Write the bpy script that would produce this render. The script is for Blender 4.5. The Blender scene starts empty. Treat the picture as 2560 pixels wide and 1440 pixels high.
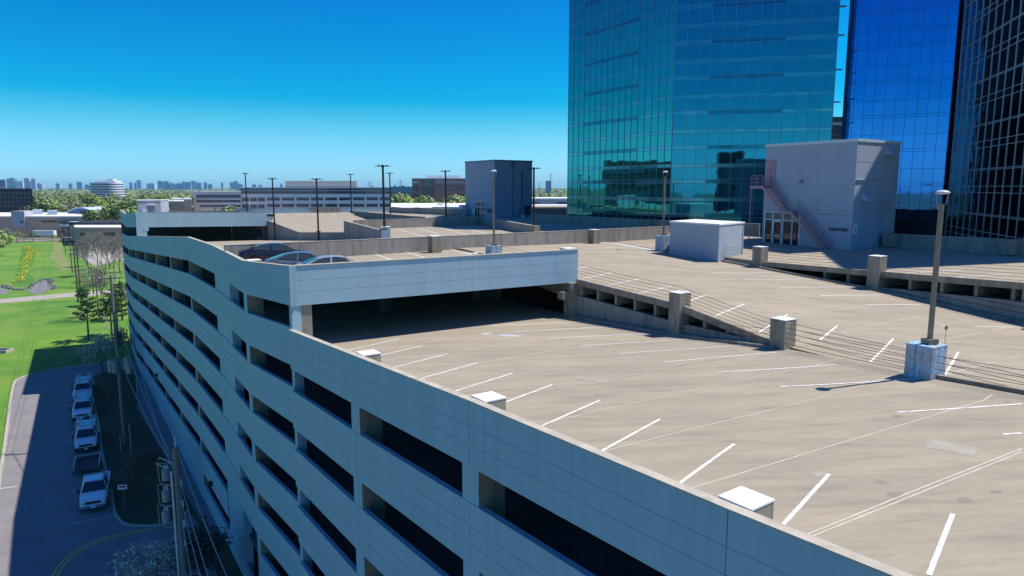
import bpy, bmesh, math, random
from mathutils import Vector, Matrix
from mathutils.bvhtree import BVHTree
random.seed(7)
R = math.radians
EYE = 29.2            # drone height above the street
PITCH = R(8.23)
FPX = 1750.0          # focal length in pixels of a 2560 px wide frame
scene = bpy.context.scene
# ---------------------------------------------------------------- camera
cam_d = bpy.data.cameras.new('camera'); cam = bpy.data.objects.new('camera', cam_d)
scene.collection.objects.link(cam); scene.camera = cam
cam.location = (0, 0, EYE); cam.rotation_euler = (math.pi/2 - PITCH, 0, 0)
cam_d.sensor_width = 36; cam_d.lens = 36*FPX/2560; cam_d.clip_start = 0.3; cam_d.clip_end = 40000
# ---------------------------------------------------------------- sky, sun, exposure
SUN_EL = R(57.5); SUN_V = Vector((0.972*math.cos(SUN_EL), 0.235*math.cos(SUN_EL), math.sin(SUN_EL))).normalized()
w = bpy.data.worlds.new('World'); scene.world = w; w.use_nodes = True
nt = w.node_tree; nt.nodes.clear()
out = nt.nodes.new('ShaderNodeOutputWorld'); bg = nt.nodes.new('ShaderNodeBackground')
sky = nt.nodes.new('ShaderNodeTexSky'); sky.sky_type = 'NISHITA'; sky.sun_disc = False
sky.sun_elevation = SUN_EL; sky.sun_rotation = math.atan2(SUN_V.x, SUN_V.y)
sky.air_density = 1.0; sky.dust_density = 0.4; sky.ozone_density = 2.2; sky.altitude = 50
tcw = nt.nodes.new('ShaderNodeTexCoord'); sepw = nt.nodes.new('ShaderNodeSeparateXYZ'); ramp = nt.nodes.new('ShaderNodeValToRGB')
# sky tint: cyan low, deep blue higher; unseen mid band raised to fill shaded walls
stops = [(0.0, (.62, 1.30, 2.2)), (2.1, (.52, 1.22, 1.95)), (3.7, (.39, 1.14, 1.6)), (5.2, (.18, 1.03, 1.41)), (6.6, (.02, .90, 1.34)), (8.3, (.01, .85, 1.37)), (11.3, (.005, .78, 1.33)), (14.1, (.01, .70, 1.38)), (28, (.42, 1.22, 2.0)), (52, (.16, .50, 1.35)), (90, (.08, .27, 1.05))]
cr = ramp.color_ramp
while len(cr.elements) < len(stops): cr.elements.new(0.5)
for e, (deg, c) in zip(cr.elements, stops): e.position = math.sin(R(deg))
for e, (deg, c) in zip(cr.elements, stops): e.color = (c[0]/1.8, c[1]/1.8, c[2]/1.8, 1)
mul = nt.nodes.new('ShaderNodeMix'); mul.data_type = 'RGBA'; mul.blend_type = 'MULTIPLY'; mul.inputs[0].default_value = 1; mul.clamp_result = False
nt.links.new(tcw.outputs['Generated'], sepw.inputs[0]); nt.links.new(sepw.outputs[2], ramp.inputs[0])
nt.links.new(sky.outputs[0], mul.inputs[6]); nt.links.new(ramp.outputs[0], mul.inputs[7]); nt.links.new(mul.outputs[2], bg.inputs[0])
bg.inputs[1].default_value = 0.15
nt.links.new(bg.outputs[0], out.inputs[0])
sd = bpy.data.lights.new('sun', 'SUN'); so = bpy.data.objects.new('sun', sd); scene.collection.objects.link(so)
sd.energy = 4.7; sd.angle = R(0.53); sd.color = (1.0, 0.955, 0.88)
so.rotation_euler = SUN_V.to_track_quat('Z', 'Y').to_euler(); so.location = (60, 10, 120)
scene.view_settings.view_transform = 'Standard'; scene.view_settings.look = 'None'
scene.view_settings.exposure = 0.28; scene.view_settings.gamma = 1.0
scene.cycles.max_bounces = 6; scene.cycles.diffuse_bounces = 3; scene.cycles.glossy_bounces = 3
scene.cycles.transparent_max_bounces = 8; scene.cycles.use_denoising = True
scene.cycles.sample_clamp_indirect = 6
# ---------------------------------------------------------------- measuring helpers (photo direction -> place in the world)
CP, SP = math.cos(PITCH), math.sin(PITCH)
def ray(px, py):
    a = (px-1280)/FPX; b = (720-py)/FPX
    return Vector((a, CP + b*SP, -SP + b*CP))
def W(px, py, d):
    r = ray(px, py); return Vector((0, 0, EYE)) + r*(d/r.y)
def WZ(px, py, z):
    r = ray(px, py); return Vector((0, 0, EYE)) + r*((z-EYE)/r.z)
def H(x, y, h): return Vector((x, y, EYE-h))
def U(px, X0, Y0): pass
# ---------------------------------------------------------------- materials
M = {}
def rgb(c): return (c[0], c[1], c[2], 1)
def mat(name, c1, c2=None, scale=1.0, rough=0.8, metal=0.0, stretch=(1, 1, 1), rotz=0.0, c3=None, scale3=8.0, f3=0.4,
        bump=0.0, bscale=20.0, spec=0.5, lo=0.35, hi=0.65, coat=0.0, detail=5.0, alpha=None, coords='Object', grain=0.0):
    m = bpy.data.materials.new(name); m.use_nodes = True; M[name] = m
    n = m.node_tree.nodes; L = m.node_tree.links; b = n['Principled BSDF']
    b.inputs['Roughness'].default_value = rough; b.inputs['Metallic'].default_value = metal
    b.inputs['Base Color'].default_value = rgb(c1); b.inputs['Specular IOR Level'].default_value = spec
    b.inputs['Coat Weight'].default_value = coat; b.inputs['Coat Roughness'].default_value = 0.05
    if c2 is not None or bump:
        g = n.new('ShaderNodeNewGeometry'); mp = n.new('ShaderNodeMapping')
        mp.inputs['Rotation'].default_value = (0, 0, rotz); mp.inputs['Scale'].default_value = stretch
        tc = n.new('ShaderNodeTexCoord')
        if coords == 'World': L.new(g.outputs['Position'], mp.inputs['Vector'])
        else: L.new(tc.outputs['Object'], mp.inputs['Vector'])
    if c2 is not None:
        t = n.new('ShaderNodeTexNoise'); t.inputs['Scale'].default_value = scale; t.inputs['Detail'].default_value = detail
        t.inputs['Roughness'].default_value = 0.62
        L.new(mp.outputs[0], t.inputs['Vector'])
        mr = n.new('ShaderNodeMapRange'); mr.inputs[1].default_value = lo; mr.inputs[2].default_value = hi
        L.new(t.outputs[0], mr.inputs[0])
        mx = n.new('ShaderNodeMix'); mx.data_type = 'RGBA'; mx.inputs[6].default_value = rgb(c1); mx.inputs[7].default_value = rgb(c2)
        L.new(mr.outputs[0], mx.inputs[0]); last = mx.outputs[2]
        if c3 is not None:
            t3 = n.new('ShaderNodeTexNoise'); t3.inputs['Scale'].default_value = scale3; t3.inputs['Detail'].default_value = 6
            L.new(mp.outputs[0], t3.inputs['Vector'])
            mr3 = n.new('ShaderNodeMapRange'); mr3.inputs[1].default_value = 0.5; mr3.inputs[2].default_value = 0.75; mr3.inputs[4].default_value = f3
            L.new(t3.outputs[0], mr3.inputs[0])
            m3 = n.new('ShaderNodeMix'); m3.data_type = 'RGBA'; m3.inputs[7].default_value = rgb(c3)
            L.new(mr3.outputs[0], m3.inputs[0]); L.new(last, m3.inputs[6]); last = m3.outputs[2]
        if grain:
            tg = n.new('ShaderNodeTexNoise'); tg.inputs['Scale'].default_value = 9.0; tg.inputs['Detail'].default_value = 8; tg.inputs['Roughness'].default_value = 0.8
            L.new(mp.outputs[0], tg.inputs['Vector']); mg = n.new('ShaderNodeMapRange'); mg.inputs[1].default_value = 0.3; mg.inputs[2].default_value = 0.7; mg.inputs[3].default_value = 1-grain; mg.inputs[4].default_value = 1+grain
            L.new(tg.outputs[0], mg.inputs[0]); mm_ = n.new('ShaderNodeMix'); mm_.data_type = 'RGBA'; mm_.blend_type = 'MULTIPLY'; mm_.inputs[0].default_value = 1; mm_.clamp_result = False
            L.new(last, mm_.inputs[6]); L.new(mg.outputs[0], mm_.inputs[7]); last = mm_.outputs[2]
        L.new(last, b.inputs['Base Color'])
    if bump:
        tb = n.new('ShaderNodeTexNoise'); tb.inputs['Scale'].default_value = bscale; tb.inputs['Detail'].default_value = 4
        L.new(mp.outputs[0], tb.inputs['Vector'])
        bp = n.new('ShaderNodeBump'); bp.inputs['Strength'].default_value = bump; bp.inputs['Distance'].default_value = 0.05
        L.new(tb.outputs[0], bp.inputs['Height']); L.new(bp.outputs[0], b.inputs['Normal'])
    return m
TH = math.atan2(0.53, 0.85)
mat('deck_concrete', (0.385, 0.322, 0.228), (0.31, 0.262, 0.192), scale=0.6, stretch=(0.30, 1.5, 1), rotz=-TH, c3=(0.185, 0.155, 0.125), scale3=1.6, f3=0.42, grain=0.10, rough=0.9, bump=0.15, bscale=30, coords='World')
mat('interior_shade_concrete', (0.16, 0.15, 0.14), (0.11, 0.105, 0.10), scale=1.5, rough=0.95)  # darker than the open concrete: interior shade is put into the colour
mat('raw_concrete', (0.36, 0.305, 0.225), (0.235, 0.195, 0.145), scale=1.2, stretch=(1, 1, 0.25), c3=(0.10, 0.085, 0.07), scale3=3.0, f3=0.65, grain=0.08, rough=0.92, bump=0.2, bscale=25, coords='World')
mat('wall_concrete', (0.33, 0.30, 0.265), (0.26, 0.235, 0.205), scale=1.6, stretch=(1, 1, 0.12), c3=(0.10, 0.088, 0.08), scale3=2.6, f3=0.65, grain=0.07, rough=0.92, bump=0.15, bscale=25, coords='World')
mat('painted_panel', (0.335, 0.475, 0.54), (0.305, 0.445, 0.51), scale=0.8, stretch=(1, 1, 0.06), c3=(0.25, 0.35, 0.41), scale3=3.0, f3=0.45, grain=0.05, rough=0.75, coords='World')
mat('painted_wall', (0.35, 0.40, 0.465), (0.32, 0.365, 0.43), scale=0.7, stretch=(1, 1, 0.25), c3=(0.27, 0.28, 0.30), scale3=2.5, f3=0.3, grain=0.04, rough=0.8, coords='World')
mat('coping', (0.52, 0.465, 0.37), (0.38, 0.335, 0.26), scale=2, rough=0.9, coords='World')
mat('white_cap', (0.84, 0.84, 0.85), (0.76, 0.76, 0.76), scale=3, rough=0.7)
mat('line_white', (0.80, 0.79, 0.76), (0.50, 0.455, 0.385), scale=5.5, rough=0.85, coords='World', lo=0.46, hi=0.66, detail=8)
mat('line_worn', (0.66, 0.64, 0.60), (0.45, 0.40, 0.34), scale=2.5, rough=0.85, coords='World', lo=0.4, hi=0.62)
mat('sealant', (0.62, 0.54, 0.43), (0.50, 0.43, 0.34), scale=2, rough=0.85, coords='World')
mat('oil_stain', (0.24, 0.205, 0.16), (0.28, 0.24, 0.185), scale=3, rough=0.8, coords='World')
mat('repair_patch', (0.40, 0.355, 0.275), (0.34, 0.30, 0.235), scale=1.5, rough=0.9, coords='World')
mat('blue_line', (0.42, 0.55, 0.66), (0.42, 0.42, 0.38), scale=2, rough=0.85, coords='World')
mat('cable', (0.06, 0.05, 0.045), rough=0.6, metal=0.3)
mat('bronze_metal', (0.29, 0.225, 0.155), (0.22, 0.17, 0.12), scale=3, rough=0.5, metal=0.3)
mat('black_metal', (0.018, 0.016, 0.02), rough=0.45, metal=0.2)
mat('pale_metal', (0.62, 0.60, 0.62), rough=0.4)
mat('blue_paint', (0.28, 0.50, 0.68), (0.40, 0.40, 0.38), scale=3.5, rough=0.75, c3=(0.12, 0.12, 0.13), scale3=5, f3=0.6, lo=0.48, hi=0.6)
mat('pale_paint', (0.46, 0.50, 0.56), (0.30, 0.31, 0.33), scale=4, rough=0.75, c3=(0.11, 0.11, 0.12), scale3=6, f3=0.75)
mat('roof_trim', (0.50, 0.60, 0.64), rough=0.5)
mat('teal_trim', (0.08, 0.25, 0.28), rough=0.5)
mat('white_roof', (0.80, 0.80, 0.79), (0.68, 0.68, 0.67), scale=0.3, rough=0.8, coords='World')
mat('pink_steel', (0.40, 0.25, 0.27), (0.33, 0.21, 0.22), scale=4, rough=0.55, metal=0.1)
mat('frame_white', (0.62, 0.68, 0.72), rough=0.4)
mat('dark_glass', (0.015, 0.02, 0.025), rough=0.05, spec=0.8)
mat('sign_dark', (0.02, 0.03, 0.07), rough=0.6)
mat('steel_grey', (0.22, 0.24, 0.28), rough=0.5, metal=0.3)
# ---------------------------------------------------------------- objects
def tag(o, label=None, cat=None, group=None, kind=None):
    if label: o['label'] = label
    if cat: o['category'] = cat
    if group: o['group'] = group
    if kind: o['kind'] = kind
    return o
OFF = {}
def thing(name, loc, label, cat, group=None, rotz=0.0):
    o = bpy.data.objects.new(name, None); scene.collection.objects.link(o); o.empty_display_size = 0.3
    o.location = loc; o.rotation_euler = (0, 0, rotz); OFF[o] = Vector(loc) if rotz == 0 else Vector((0, 0, 0))
    return tag(o, label, cat, group)
class MB:
    def __init__(s, *mats): s.v = []; s.f = []; s.m = []; s.mats = list(mats); s.cur = 0; s.sm = []; s.smooth = False
    def use(s, name):
        if name not in s.mats: s.mats.append(name)
        s.cur = s.mats.index(name); return s
    def face(s, idx): s.f.append(tuple(idx)); s.m.append(s.cur); s.sm.append(s.smooth)
    def quad(s, *p):
        b = len(s.v); s.v += [Vector(q) for q in p]; s.face(range(b, b+len(p))); return s
    def hexa(s, p):  # p: 4 bottom then 4 top, same winding (ccw from above)
        b = len(s.v); s.v += [Vector(q) for q in p]
        for f in ((3, 2, 1, 0), (4, 5, 6, 7), (0, 1, 5, 4), (1, 2, 6, 5), (2, 3, 7, 6), (3, 0, 4, 7)): s.face([b+i for i in f])
        return s
    def box(s, c, size, rz=0.0):
        c = Vector(c); hx, hy, hz = size[0]/2, size[1]/2, size[2]/2; ca, sa = math.cos(rz), math.sin(rz)
        pts = []
        for z in (-hz, hz):
            for x, y in ((-hx, -hy), (hx, -hy), (hx, hy), (-hx, hy)):
                pts.append(c + Vector((x*ca-y*sa, x*sa+y*ca, z)))
        return s.hexa(pts)
    def prism(s, poly, z0, z1):
        n = len(poly); b = len(s.v)
        A = sum(poly[i][0]*poly[(i+1) % n][1]-poly[(i+1) % n][0]*poly[i][1] for i in range(n))
        if A < 0: poly = list(reversed(poly))
        f0 = z0 if callable(z0) else (lambda p: z0); f1 = z1 if callable(z1) else (lambda p: z1)
        s.v += [Vector((p[0], p[1], f0(p))) for p in poly] + [Vector((p[0], p[1], f1(p))) for p in poly]
        s.face([b+i for i in reversed(range(n))]); s.face([b+n+i for i in range(n)])
        for i in range(n):
            j = (i+1) % n; s.face([b+i, b+j, b+n+j, b+n+i])
        return s
    def tube(s, pts, r, n=6, cap=True, r2=None):
        pts = [Vector(p) for p in pts]; rings = []
        for i, p in enumerate(pts):
            t = (pts[min(i+1, len(pts)-1)] - pts[max(i-1, 0)]).normalized()
            a = Vector((0, 0, 1)) if abs(t.z) < 0.9 else Vector((1, 0, 0))
            x = t.cross(a).normalized(); y = t.cross(x).normalized()
            rr = r if r2 is None else r + (r2-r)*i/max(1, len(pts)-1)
            b = len(s.v); s.v += [p + (x*math.cos(2*math.pi*k/n)+y*math.sin(2*math.pi*k/n))*rr for k in range(n)]
            rings.append(b)
        for a, b in zip(rings, rings[1:]):
            for k in range(n): s.face([a+k, a+(k+1) % n, b+(k+1) % n, b+k])
        if cap: s.face([rings[0]+k for k in reversed(range(n))]); s.face([rings[-1]+k for k in range(n)])
        return s
    def cyl(s, c, r, z0, z1, n=12, r2=None):
        return s.tube([(c[0], c[1], z0), (c[0], c[1], z1)], r, n, True, r2)
    def seg(s, A, B, th, zt, zb, side=0.0):
        """wall between plan points A,B; zt,zb = (at A, at B); thickness th, side shifts centre to inside (+left of A->B)"""
        A = Vector(A[:2]); B = Vector(B[:2]); u = (B-A).normalized(); n = Vector((-u.y, u.x))
        a0 = A + n*(side-th/2); a1 = A + n*(side+th/2); b0 = B + n*(side-th/2); b1 = B + n*(side+th/2)
        P = lambda p, z: Vector((p.x, p.y, z))
        return s.hexa([P(a0, zb[0]), P(b0, zb[1]), P(b1, zb[1]), P(a1, zb[0]), P(a0, zt[0]), P(b0, zt[1]), P(b1, zt[1]), P(a1, zt[0])])
    def build(s, name, parent=None, label=None, mesh_only=False):
        off = Vector((0, 0, 0)); root = parent
        if parent is not None: off = OFF.get(parent, Vector((0, 0, 0)))
        me = bpy.data.meshes.new(name)
        me.from_pydata([tuple(v-off) for v in s.v], [], s.f)
        for mn in s.mats: me.materials.append(M[mn])
        me.polygons.foreach_set('material_index', s.m); me.polygons.foreach_set('use_smooth', s.sm)
        me.update()
        o = bpy.data.objects.new(name, me); scene.collection.objects.link(o)
        if parent is not None: o.parent = parent; OFF[o] = off
        if label: o['label'] = label
        return o
def copy_tree(o, parent=None):
    c = o.copy(); scene.collection.objects.link(c); c.parent = parent
    if parent is not None: c.matrix_parent_inverse = o.matrix_parent_inverse.copy()
    for ch in o.children: copy_tree(ch, c)
    return c
def text_part(name, body, size, matname, origin, xdir, parent, extrude=0.02, align='LEFT', bold=0.0):
    cu = bpy.data.curves.new(name, 'FONT'); cu.body = body; cu.size = size; cu.extrude = extrude; cu.align_x = align; cu.offset = bold
    ob = bpy.data.objects.new(name, cu); scene.collection.objects.link(ob)
    dg = bpy.context.evaluated_depsgraph_get(); me = bpy.data.meshes.new_from_object(ob.evaluated_get(dg))
    bpy.data.objects.remove(ob)
    x = Vector(xdir).normalized(); z = Vector((0, 0, 1)); nrm = x.cross(z)
    off = OFF.get(parent, Vector((0, 0, 0)))
    Mx = Matrix((( x.x, z.x, nrm.x, origin[0]-off.x), (x.y, z.y, nrm.y, origin[1]-off.y), (x.z, z.z, nrm.z, origin[2]-off.z), (0, 0, 0, 1)))
    me.transform(Mx); me.materials.clear(); me.materials.append(M[matname])
    o = bpy.data.objects.new(name, me); scene.collection.objects.link(o); o.parent = parent; OFF[o] = off
    return o
# ================================================================ PARKING GARAGE
FL = 3.3
garage = thing('parking_garage', H(-5, 60, EYE), 'large grey blue precast parking garage with curved side and sloping concrete roof decks', 'parking garage')
V2 = lambda v: Vector((v[0], v[1]))
def N(px, py, d):
    v = W(px, py, d); return Vector((v.x, v.y, EYE - v.z))   # x, y, depth below eye of a wall top
# outer wall line, near to far: plan + top of the current parapet below the eye
J5 = Vector((16.0, -3.0, 5.75)); J4 = Vector((9.9, 5.6, 6.12)); J3 = N(1820, 1275, 13.2); J2 = N(1172, 1003, 20.8); J1 = N(882, 889, 28.35)
CL = N(722, 826, 36.6); CU = N(722, 666, 36.6); K = N(607, 653, 44.3); L1 = N(530, 614, 53.0); MM = N(467.5, 593, 62.3)
SC = N(340, 590, 100); NN = N(318, 590, 113); QQ = N(304.5, 583, 128)
u2 = lambda a, b: (V2(b)-V2(a)).normalized()
PERP = Vector((0.85, 0.53)).normalized(); ALONG = Vector((0.53, -0.85)).normalized()
def inner(node, d=18.3): p = V2(node) + PERP*d; return p
P0 = Vector((4.2, 45.4)); P1 = Vector((9.3, 38.3)); P2 = Vector((12.9, 32.7)); P3 = Vector((15.75, 26.0)); P4 = Vector((19.9, 19.0)); P5 = Vector((25.5, 10.0))
KI = Vector((-1.4, 54.0)); WI = Vector((-4.6, 59.3)); LI = Vector((-7.3, 63.2)); MI = Vector((-13.3, 71.8)); SI = W(668, 550, 110).xy; NI = SI + Vector((-8.1, 13)); QI = NI + Vector((-8, 13))
WF = Vector((-20.3, 49.2))
G1 = {'P0': 8.42, 'P1': 8.17, 'P2': 7.62, 'P3': 7.15, 'P4': 6.75, 'P5': 6.3}
DT = 1.07  # deck below parapet top
def z(h): return EYE - h
def grid_deck(name, rows, sub=5, thick=0.32, mats='deck_concrete', parent=garage, inset=0.13):
    """rows: list of ((xy,h),(xy,h)) cross lines; ruled and solid"""
    mb = MB(mats, 'interior_shade_concrete'); L = []
    for (a, ha), (b, hb) in rows:
        v0 = Vector((a[0], a[1], z(ha))); v1 = Vector((b[0], b[1], z(hb)))
        if inset: v0 = v0 + (v1-v0).normalized()*inset
        L.append((v0, v1))
    fine = []
    for i in range(len(L)-1):
        for k in range(sub):
            t = k/sub; fine.append((L[i][0].lerp(L[i+1][0], t), L[i][1].lerp(L[i+1][1], t)))
    fine.append(L[-1]); nx = 7
    top = []
    for a, b in fine:
        r = []
        for j in range(nx): r.append(len(mb.v)); mb.v.append(a.lerp(b, j/(nx-1)))
        top.append(r)
    nb = len(mb.v); mb.v += [v - Vector((0, 0, thick)) for v in mb.v[:nb]]
    fl = None
    for i in range(len(top)-1):
        for j in range(nx-1):
            q = [top[i][j], top[i][j+1], top[i+1][j+1], top[i+1][j]]
            n = (mb.v[q[1]]-mb.v[q[0]]).cross(mb.v[q[3]]-mb.v[q[0]])
            if n.z < 0: q.reverse()
            mb.use(mats); mb.face(q); mb.use('interior_shade_concrete'); mb.face([nb+k for k in reversed(q)])
    mb.use(mats)
    ring = [r[0] for r in top] + top[-1][1:] + [r[-1] for r in reversed(top)][1:] + list(reversed(top[0]))[1:-1]
    for a, b in zip(ring, ring[1:]+ring[:1]): mb.face([a, b, nb+b, nb+a])
    return mb, mb.build(name, parent)
DECKS = []
def deck(name, rows, **k):
    mb, o = grid_deck(name, rows, **k)
    DECKS.append((Vector((0, 0, 0)), mb)); return o
# near ramp (with the diagonal stalls), running on underneath the upper deck
deck('roof_deck', [((J5), (P5, G1['P5'])), ((J4), (P4, G1['P4'])), ((J3), (P3, G1['P3'])), ((J2), (P2, G1['P2'])), ((J1), (P1, G1['P1'])), ((CL), (P0, G1['P0'])), (K, (KI, 8.5)), (L1, (LI, 8.6)), (MM, (MI, 8.9))] and
     [((J5.xy, J5.z+DT), (P5, G1['P5'])), ((J4.xy, J4.z+DT), (P4, G1['P4'])), ((J3.xy, J3.z+DT), (P3, G1['P3'])), ((J2.xy, J2.z+DT), (P2, G1['P2'])), ((J1.xy, J1.z+DT), (P1, G1['P1'])),
      ((CL.xy, CL.z+DT), (P0, G1['P0'])), ((K.xy, K.z+DT+FL), (KI, 8.6)), ((L1.xy, L1.z+DT+FL), (LI, 8.65)), ((MM.xy, MM.z+DT+FL), (MI, 8.9))])
# upper cross deck with the parked cars, then the outer ramp going down away from the viewer
deck('roof_deck', [((CU.xy-ALONG*0.45, 5.22), (P0-ALONG*0.45, 5.98)), ((K.xy, K.z+DT-.32), (KI, 5.35)), ((L1.xy, L1.z+DT-.1), (LI, 5.25)), ((MM.xy, MM.z+DT), (MI, 5.6)), ((SC.xy, SC.z+DT), (SI, 8.3)), ((NN.xy, NN.z+DT), (NI, 9.3)), ((QQ.xy, QQ.z+DT), (QI, 10.2))])
# middle ramp
Q1 = Vector((19.6, 55.1)); Q2 = Vector((24.6, 46.9)); Q3 = Vector((28.9, 39.5)); Q4 = Vector((33.4, 31.5)); Q5 = Vector((38, 23.5)); Q6 = Vector((43, 14.5)); RL = Vector((13.9, 64.3)); WG = Vector((10.8, 69.3))
D2rows = [((WI, 5.15), (WG, 5.45)), ((KI, 5.35), (RL, 5.87)), ((P0, 6.05), (Q1, 6.3)), ((P1, 6.52), (Q2, 6.84)), ((P2, 7.52), (Q3, 7.57)), ((P3, 7.42), (Q4, 8.2)), ((P4, 7.85), (Q5, 8.7)), ((P5, 8.4), (Q6, 9.2))]
deck('roof_deck', D2rows)
# right hand deck, nearly level, up to the back wall
X1 = Vector((17.9, 87)); X2 = Vector((25.4, 76.5)); X3 = Vector((31.5, 69.5)); X4 = Vector((34.8, 65.4)); X5 = Vector((40.8, 55.8)); X6 = Vector((47.5, 45)); X7 = Vector((54, 34)); X8 = Vector((60, 24))
deck('roof_deck', [((WG, 5.46), (X2, 5.35)), ((RL, 5.86), (X3, 5.45)), ((Q1, 5.92), (X4, 5.5)), ((Q2, 5.72), (X5, 5.48)), ((Q3, 5.48), (X6, 5.4)), ((Q4, 5.3), (X7, 5.3)), ((Q5, 5.1), (X8, 5.2))])
# far decks
E2a = Vector((-19.3, 86)); E2b = Vector((-4.3, 97)); F1a = W(751, 581, 96).xy; F1b = F1a + PERP*18
deck('roof_deck', [((WI, 5.2), (WG, 5.5)), ((LI, 5.2), (Vector((6.6, 73.6)), 5.3)), ((MI, 5.2), (Vector((2.2, 79.5)), 5.2)), ((E2a, 5.2), (E2b, 5.2))])
deck('roof_deck', [((E2a, 6.9), (E2b, 6.9)), ((F1a, 7.3), (F1b, 7.1)), ((SI, 6.2), (SI+PERP*17.5, 6.0)), ((W(596, 533, 130).xy + Vector((5, 5)), 5.15), (W(876, 545, 135).xy, 5.1)), ((W(590, 532, 136).xy, 5.1), (W(973, 533, 146).xy, 5.1))])
deck('roof_deck', [((Vector((10.8, 69.3)), 5.46), (X2+Vector((1, -1)), 5.36)), ((Vector((2.2, 79.5)), 5.25), (X1, 5.35)), ((E2b, 5.22), (Vector((8, 102)), 5.3)), ((W(1055, 542, 112).xy, 5.3), (Vector((3.4, 109)), 5.3)), ((Vector((-21, 122)), 5.3), (Vector((3.5, 134)), 5.35)), ((W(876, 527, 139).xy, 5.3), (Vector((-3, 145)), 5.3)), ((Vector((-37, 150)), 5.3), (Vector((-8, 158)), 5.3))])
# upper roof level at the far left corner
deck('roof_deck', [((SC.xy-ALONG*0.5, 4.65), (SI-ALONG*0.5, 4.75)), ((NN.xy, 4.9), (NI, 4.8)), ((QQ.xy, 5.0), (QI, 4.9))])
# deck surface lookup
allv = []; allf = []
for _, mb in DECKS:
    b = len(allv); allv += [tuple(v) for v in mb.v]; allf += [tuple(i+b for i in f) for f in mb.f]
BV = BVHTree.FromPolygons(allv, allf)
def hit(px, py):
    r = ray(px, py); loc, n, i, d = BV.ray_cast(Vector((0, 0, EYE)), r.normalized(), 400)
    return loc
def drop(x, y, zt):
    loc, n, i, d = BV.ray_cast(Vector((x, y, zt)), Vector((0, 0, -1)), 60)
    return loc.z if loc is not None else None
def stripe(mb, a, b, width, lift, n=None, w2=None):
    """painted strip hugging the deck between two world points"""
    a = Vector(a); b = Vector(b); u = (b-a).xy.normalized(); nn = Vector((-u.y, u.x)); L = (b-a).length; n = n or max(2, int(L/0.8))
    prev = None
    for i in range(n+1):
        p = a.lerp(b, i/n); row = []
        for s in (-1, 1):
            q = p.xy + nn*s*width/2
            zz = drop(q.x, q.y, p.z+0.45)
            if zz is None or abs(zz-p.z) > 0.4: zz = p.z
            row.append(Vector((q.x, q.y, zz+lift)))
        if prev: mb.quad(prev[0], row[0], row[1], prev[1])
        prev = row
def pl(mb, x1, y1, x2, y2, width, lift):
    a = hit(x1, y1); b = hit(x2, y2)
    if a is None or b is None: print('miss', x1, y1, x2, y2); return
    if (a-b).length > 25: print('long', x1, y1, x2, y2, (a-b).length)
    stripe(mb, a, b, width, lift)
LINES1 = [(867, 876, 1000, 847), (940, 891, 1055, 865), (979, 920, 1120, 884), (1050, 947, 1195, 907), (1132, 980, 1282, 933), (1247, 1012, 1381, 962), (1346, 1069, 1502, 1000), (1500, 1130, 1650, 1048), (1692, 1213, 1836, 1110), (1955, 1315, 2073, 1185), (2322, 1438, 2382, 1285),
    (1226, 815, 1445, 805), (1291, 830, 1527, 817), (1366, 846, 1622, 834), (1451, 864, 1737, 847), (1547, 884, 1852, 863), (1661, 905, 1942, 881), (1792, 931, 2090, 912), (1950, 967, 2325, 945), (2243, 1031, 2556, 1010), (2508, 1086, 2556, 1083), (830, 852, 948, 834)]
LINES2 = [(1444, 706, 1532, 681), (1509, 726, 1601, 697), (1588, 748, 1678, 716), (1725, 752, 1763, 738), (1780, 797, 1862, 760), (1895, 833, 1970, 786), (2050, 850, 2093, 815), (2175, 905, 2233, 847), (2362, 937, 2396, 880), (1446, 672, 1469, 666),
    (1460, 622, 1645, 611), (1511, 630, 1635, 629), (1567, 641, 1675, 642), (1630, 653, 1742, 654), (1700, 667, 1845, 667), (1775, 682, 1937, 682), (1859, 699, 2032, 700), (1952, 719, 2137, 717), (2050, 739, 2245, 737), (2164, 762, 2355, 761), (2294, 790, 2485, 787), (2437, 817, 2556, 818)]
LINES3 = [(1920, 649, 2019, 643), (1970, 660, 2102, 651), (2045, 666, 2165, 660), (2137, 675, 2295, 666), (2252, 684, 2405, 675), (2375, 694, 2530, 685), (2170, 628, 2194, 619), (2257, 635, 2287, 620), (2355, 642, 2380, 626), (2459, 651, 2477, 633)]
LINES4 = [(922, 631, 987, 652), (1005, 628, 1071, 647), (1060, 640, 1195, 633), (1120, 622, 1190, 640), (995, 573, 1062, 592), (1046, 571, 1096, 585), (1100, 569, 1175, 589), (1148, 567, 1215, 584), (720, 543, 756, 542), (700, 556, 735, 556), (708, 562, 752, 562), (722, 567, 775, 567), (738, 573, 790, 573), (700, 535, 712, 538), (735, 535, 755, 539), (775, 534, 795, 538), (820, 533, 838, 537), (1010, 540, 1045, 539), (845, 556, 872, 557), (838, 569, 862, 569)]
deckdirs = MB('line_white')
for l in LINES1: pl(deckdirs, *l, 0.10, 0.009)
deckdirs.build('stall_line', garage)['kind'] = 'stuff'
m_ = MB('line_white')
for l in LINES2: pl(m_, *l, 0.10, 0.009)
m_.build('stall_line', garage)['kind'] = 'stuff'
m_ = MB('line_white')
for l in LINES3+LINES4: pl(m_, *l, 0.13, 0.009)
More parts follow.
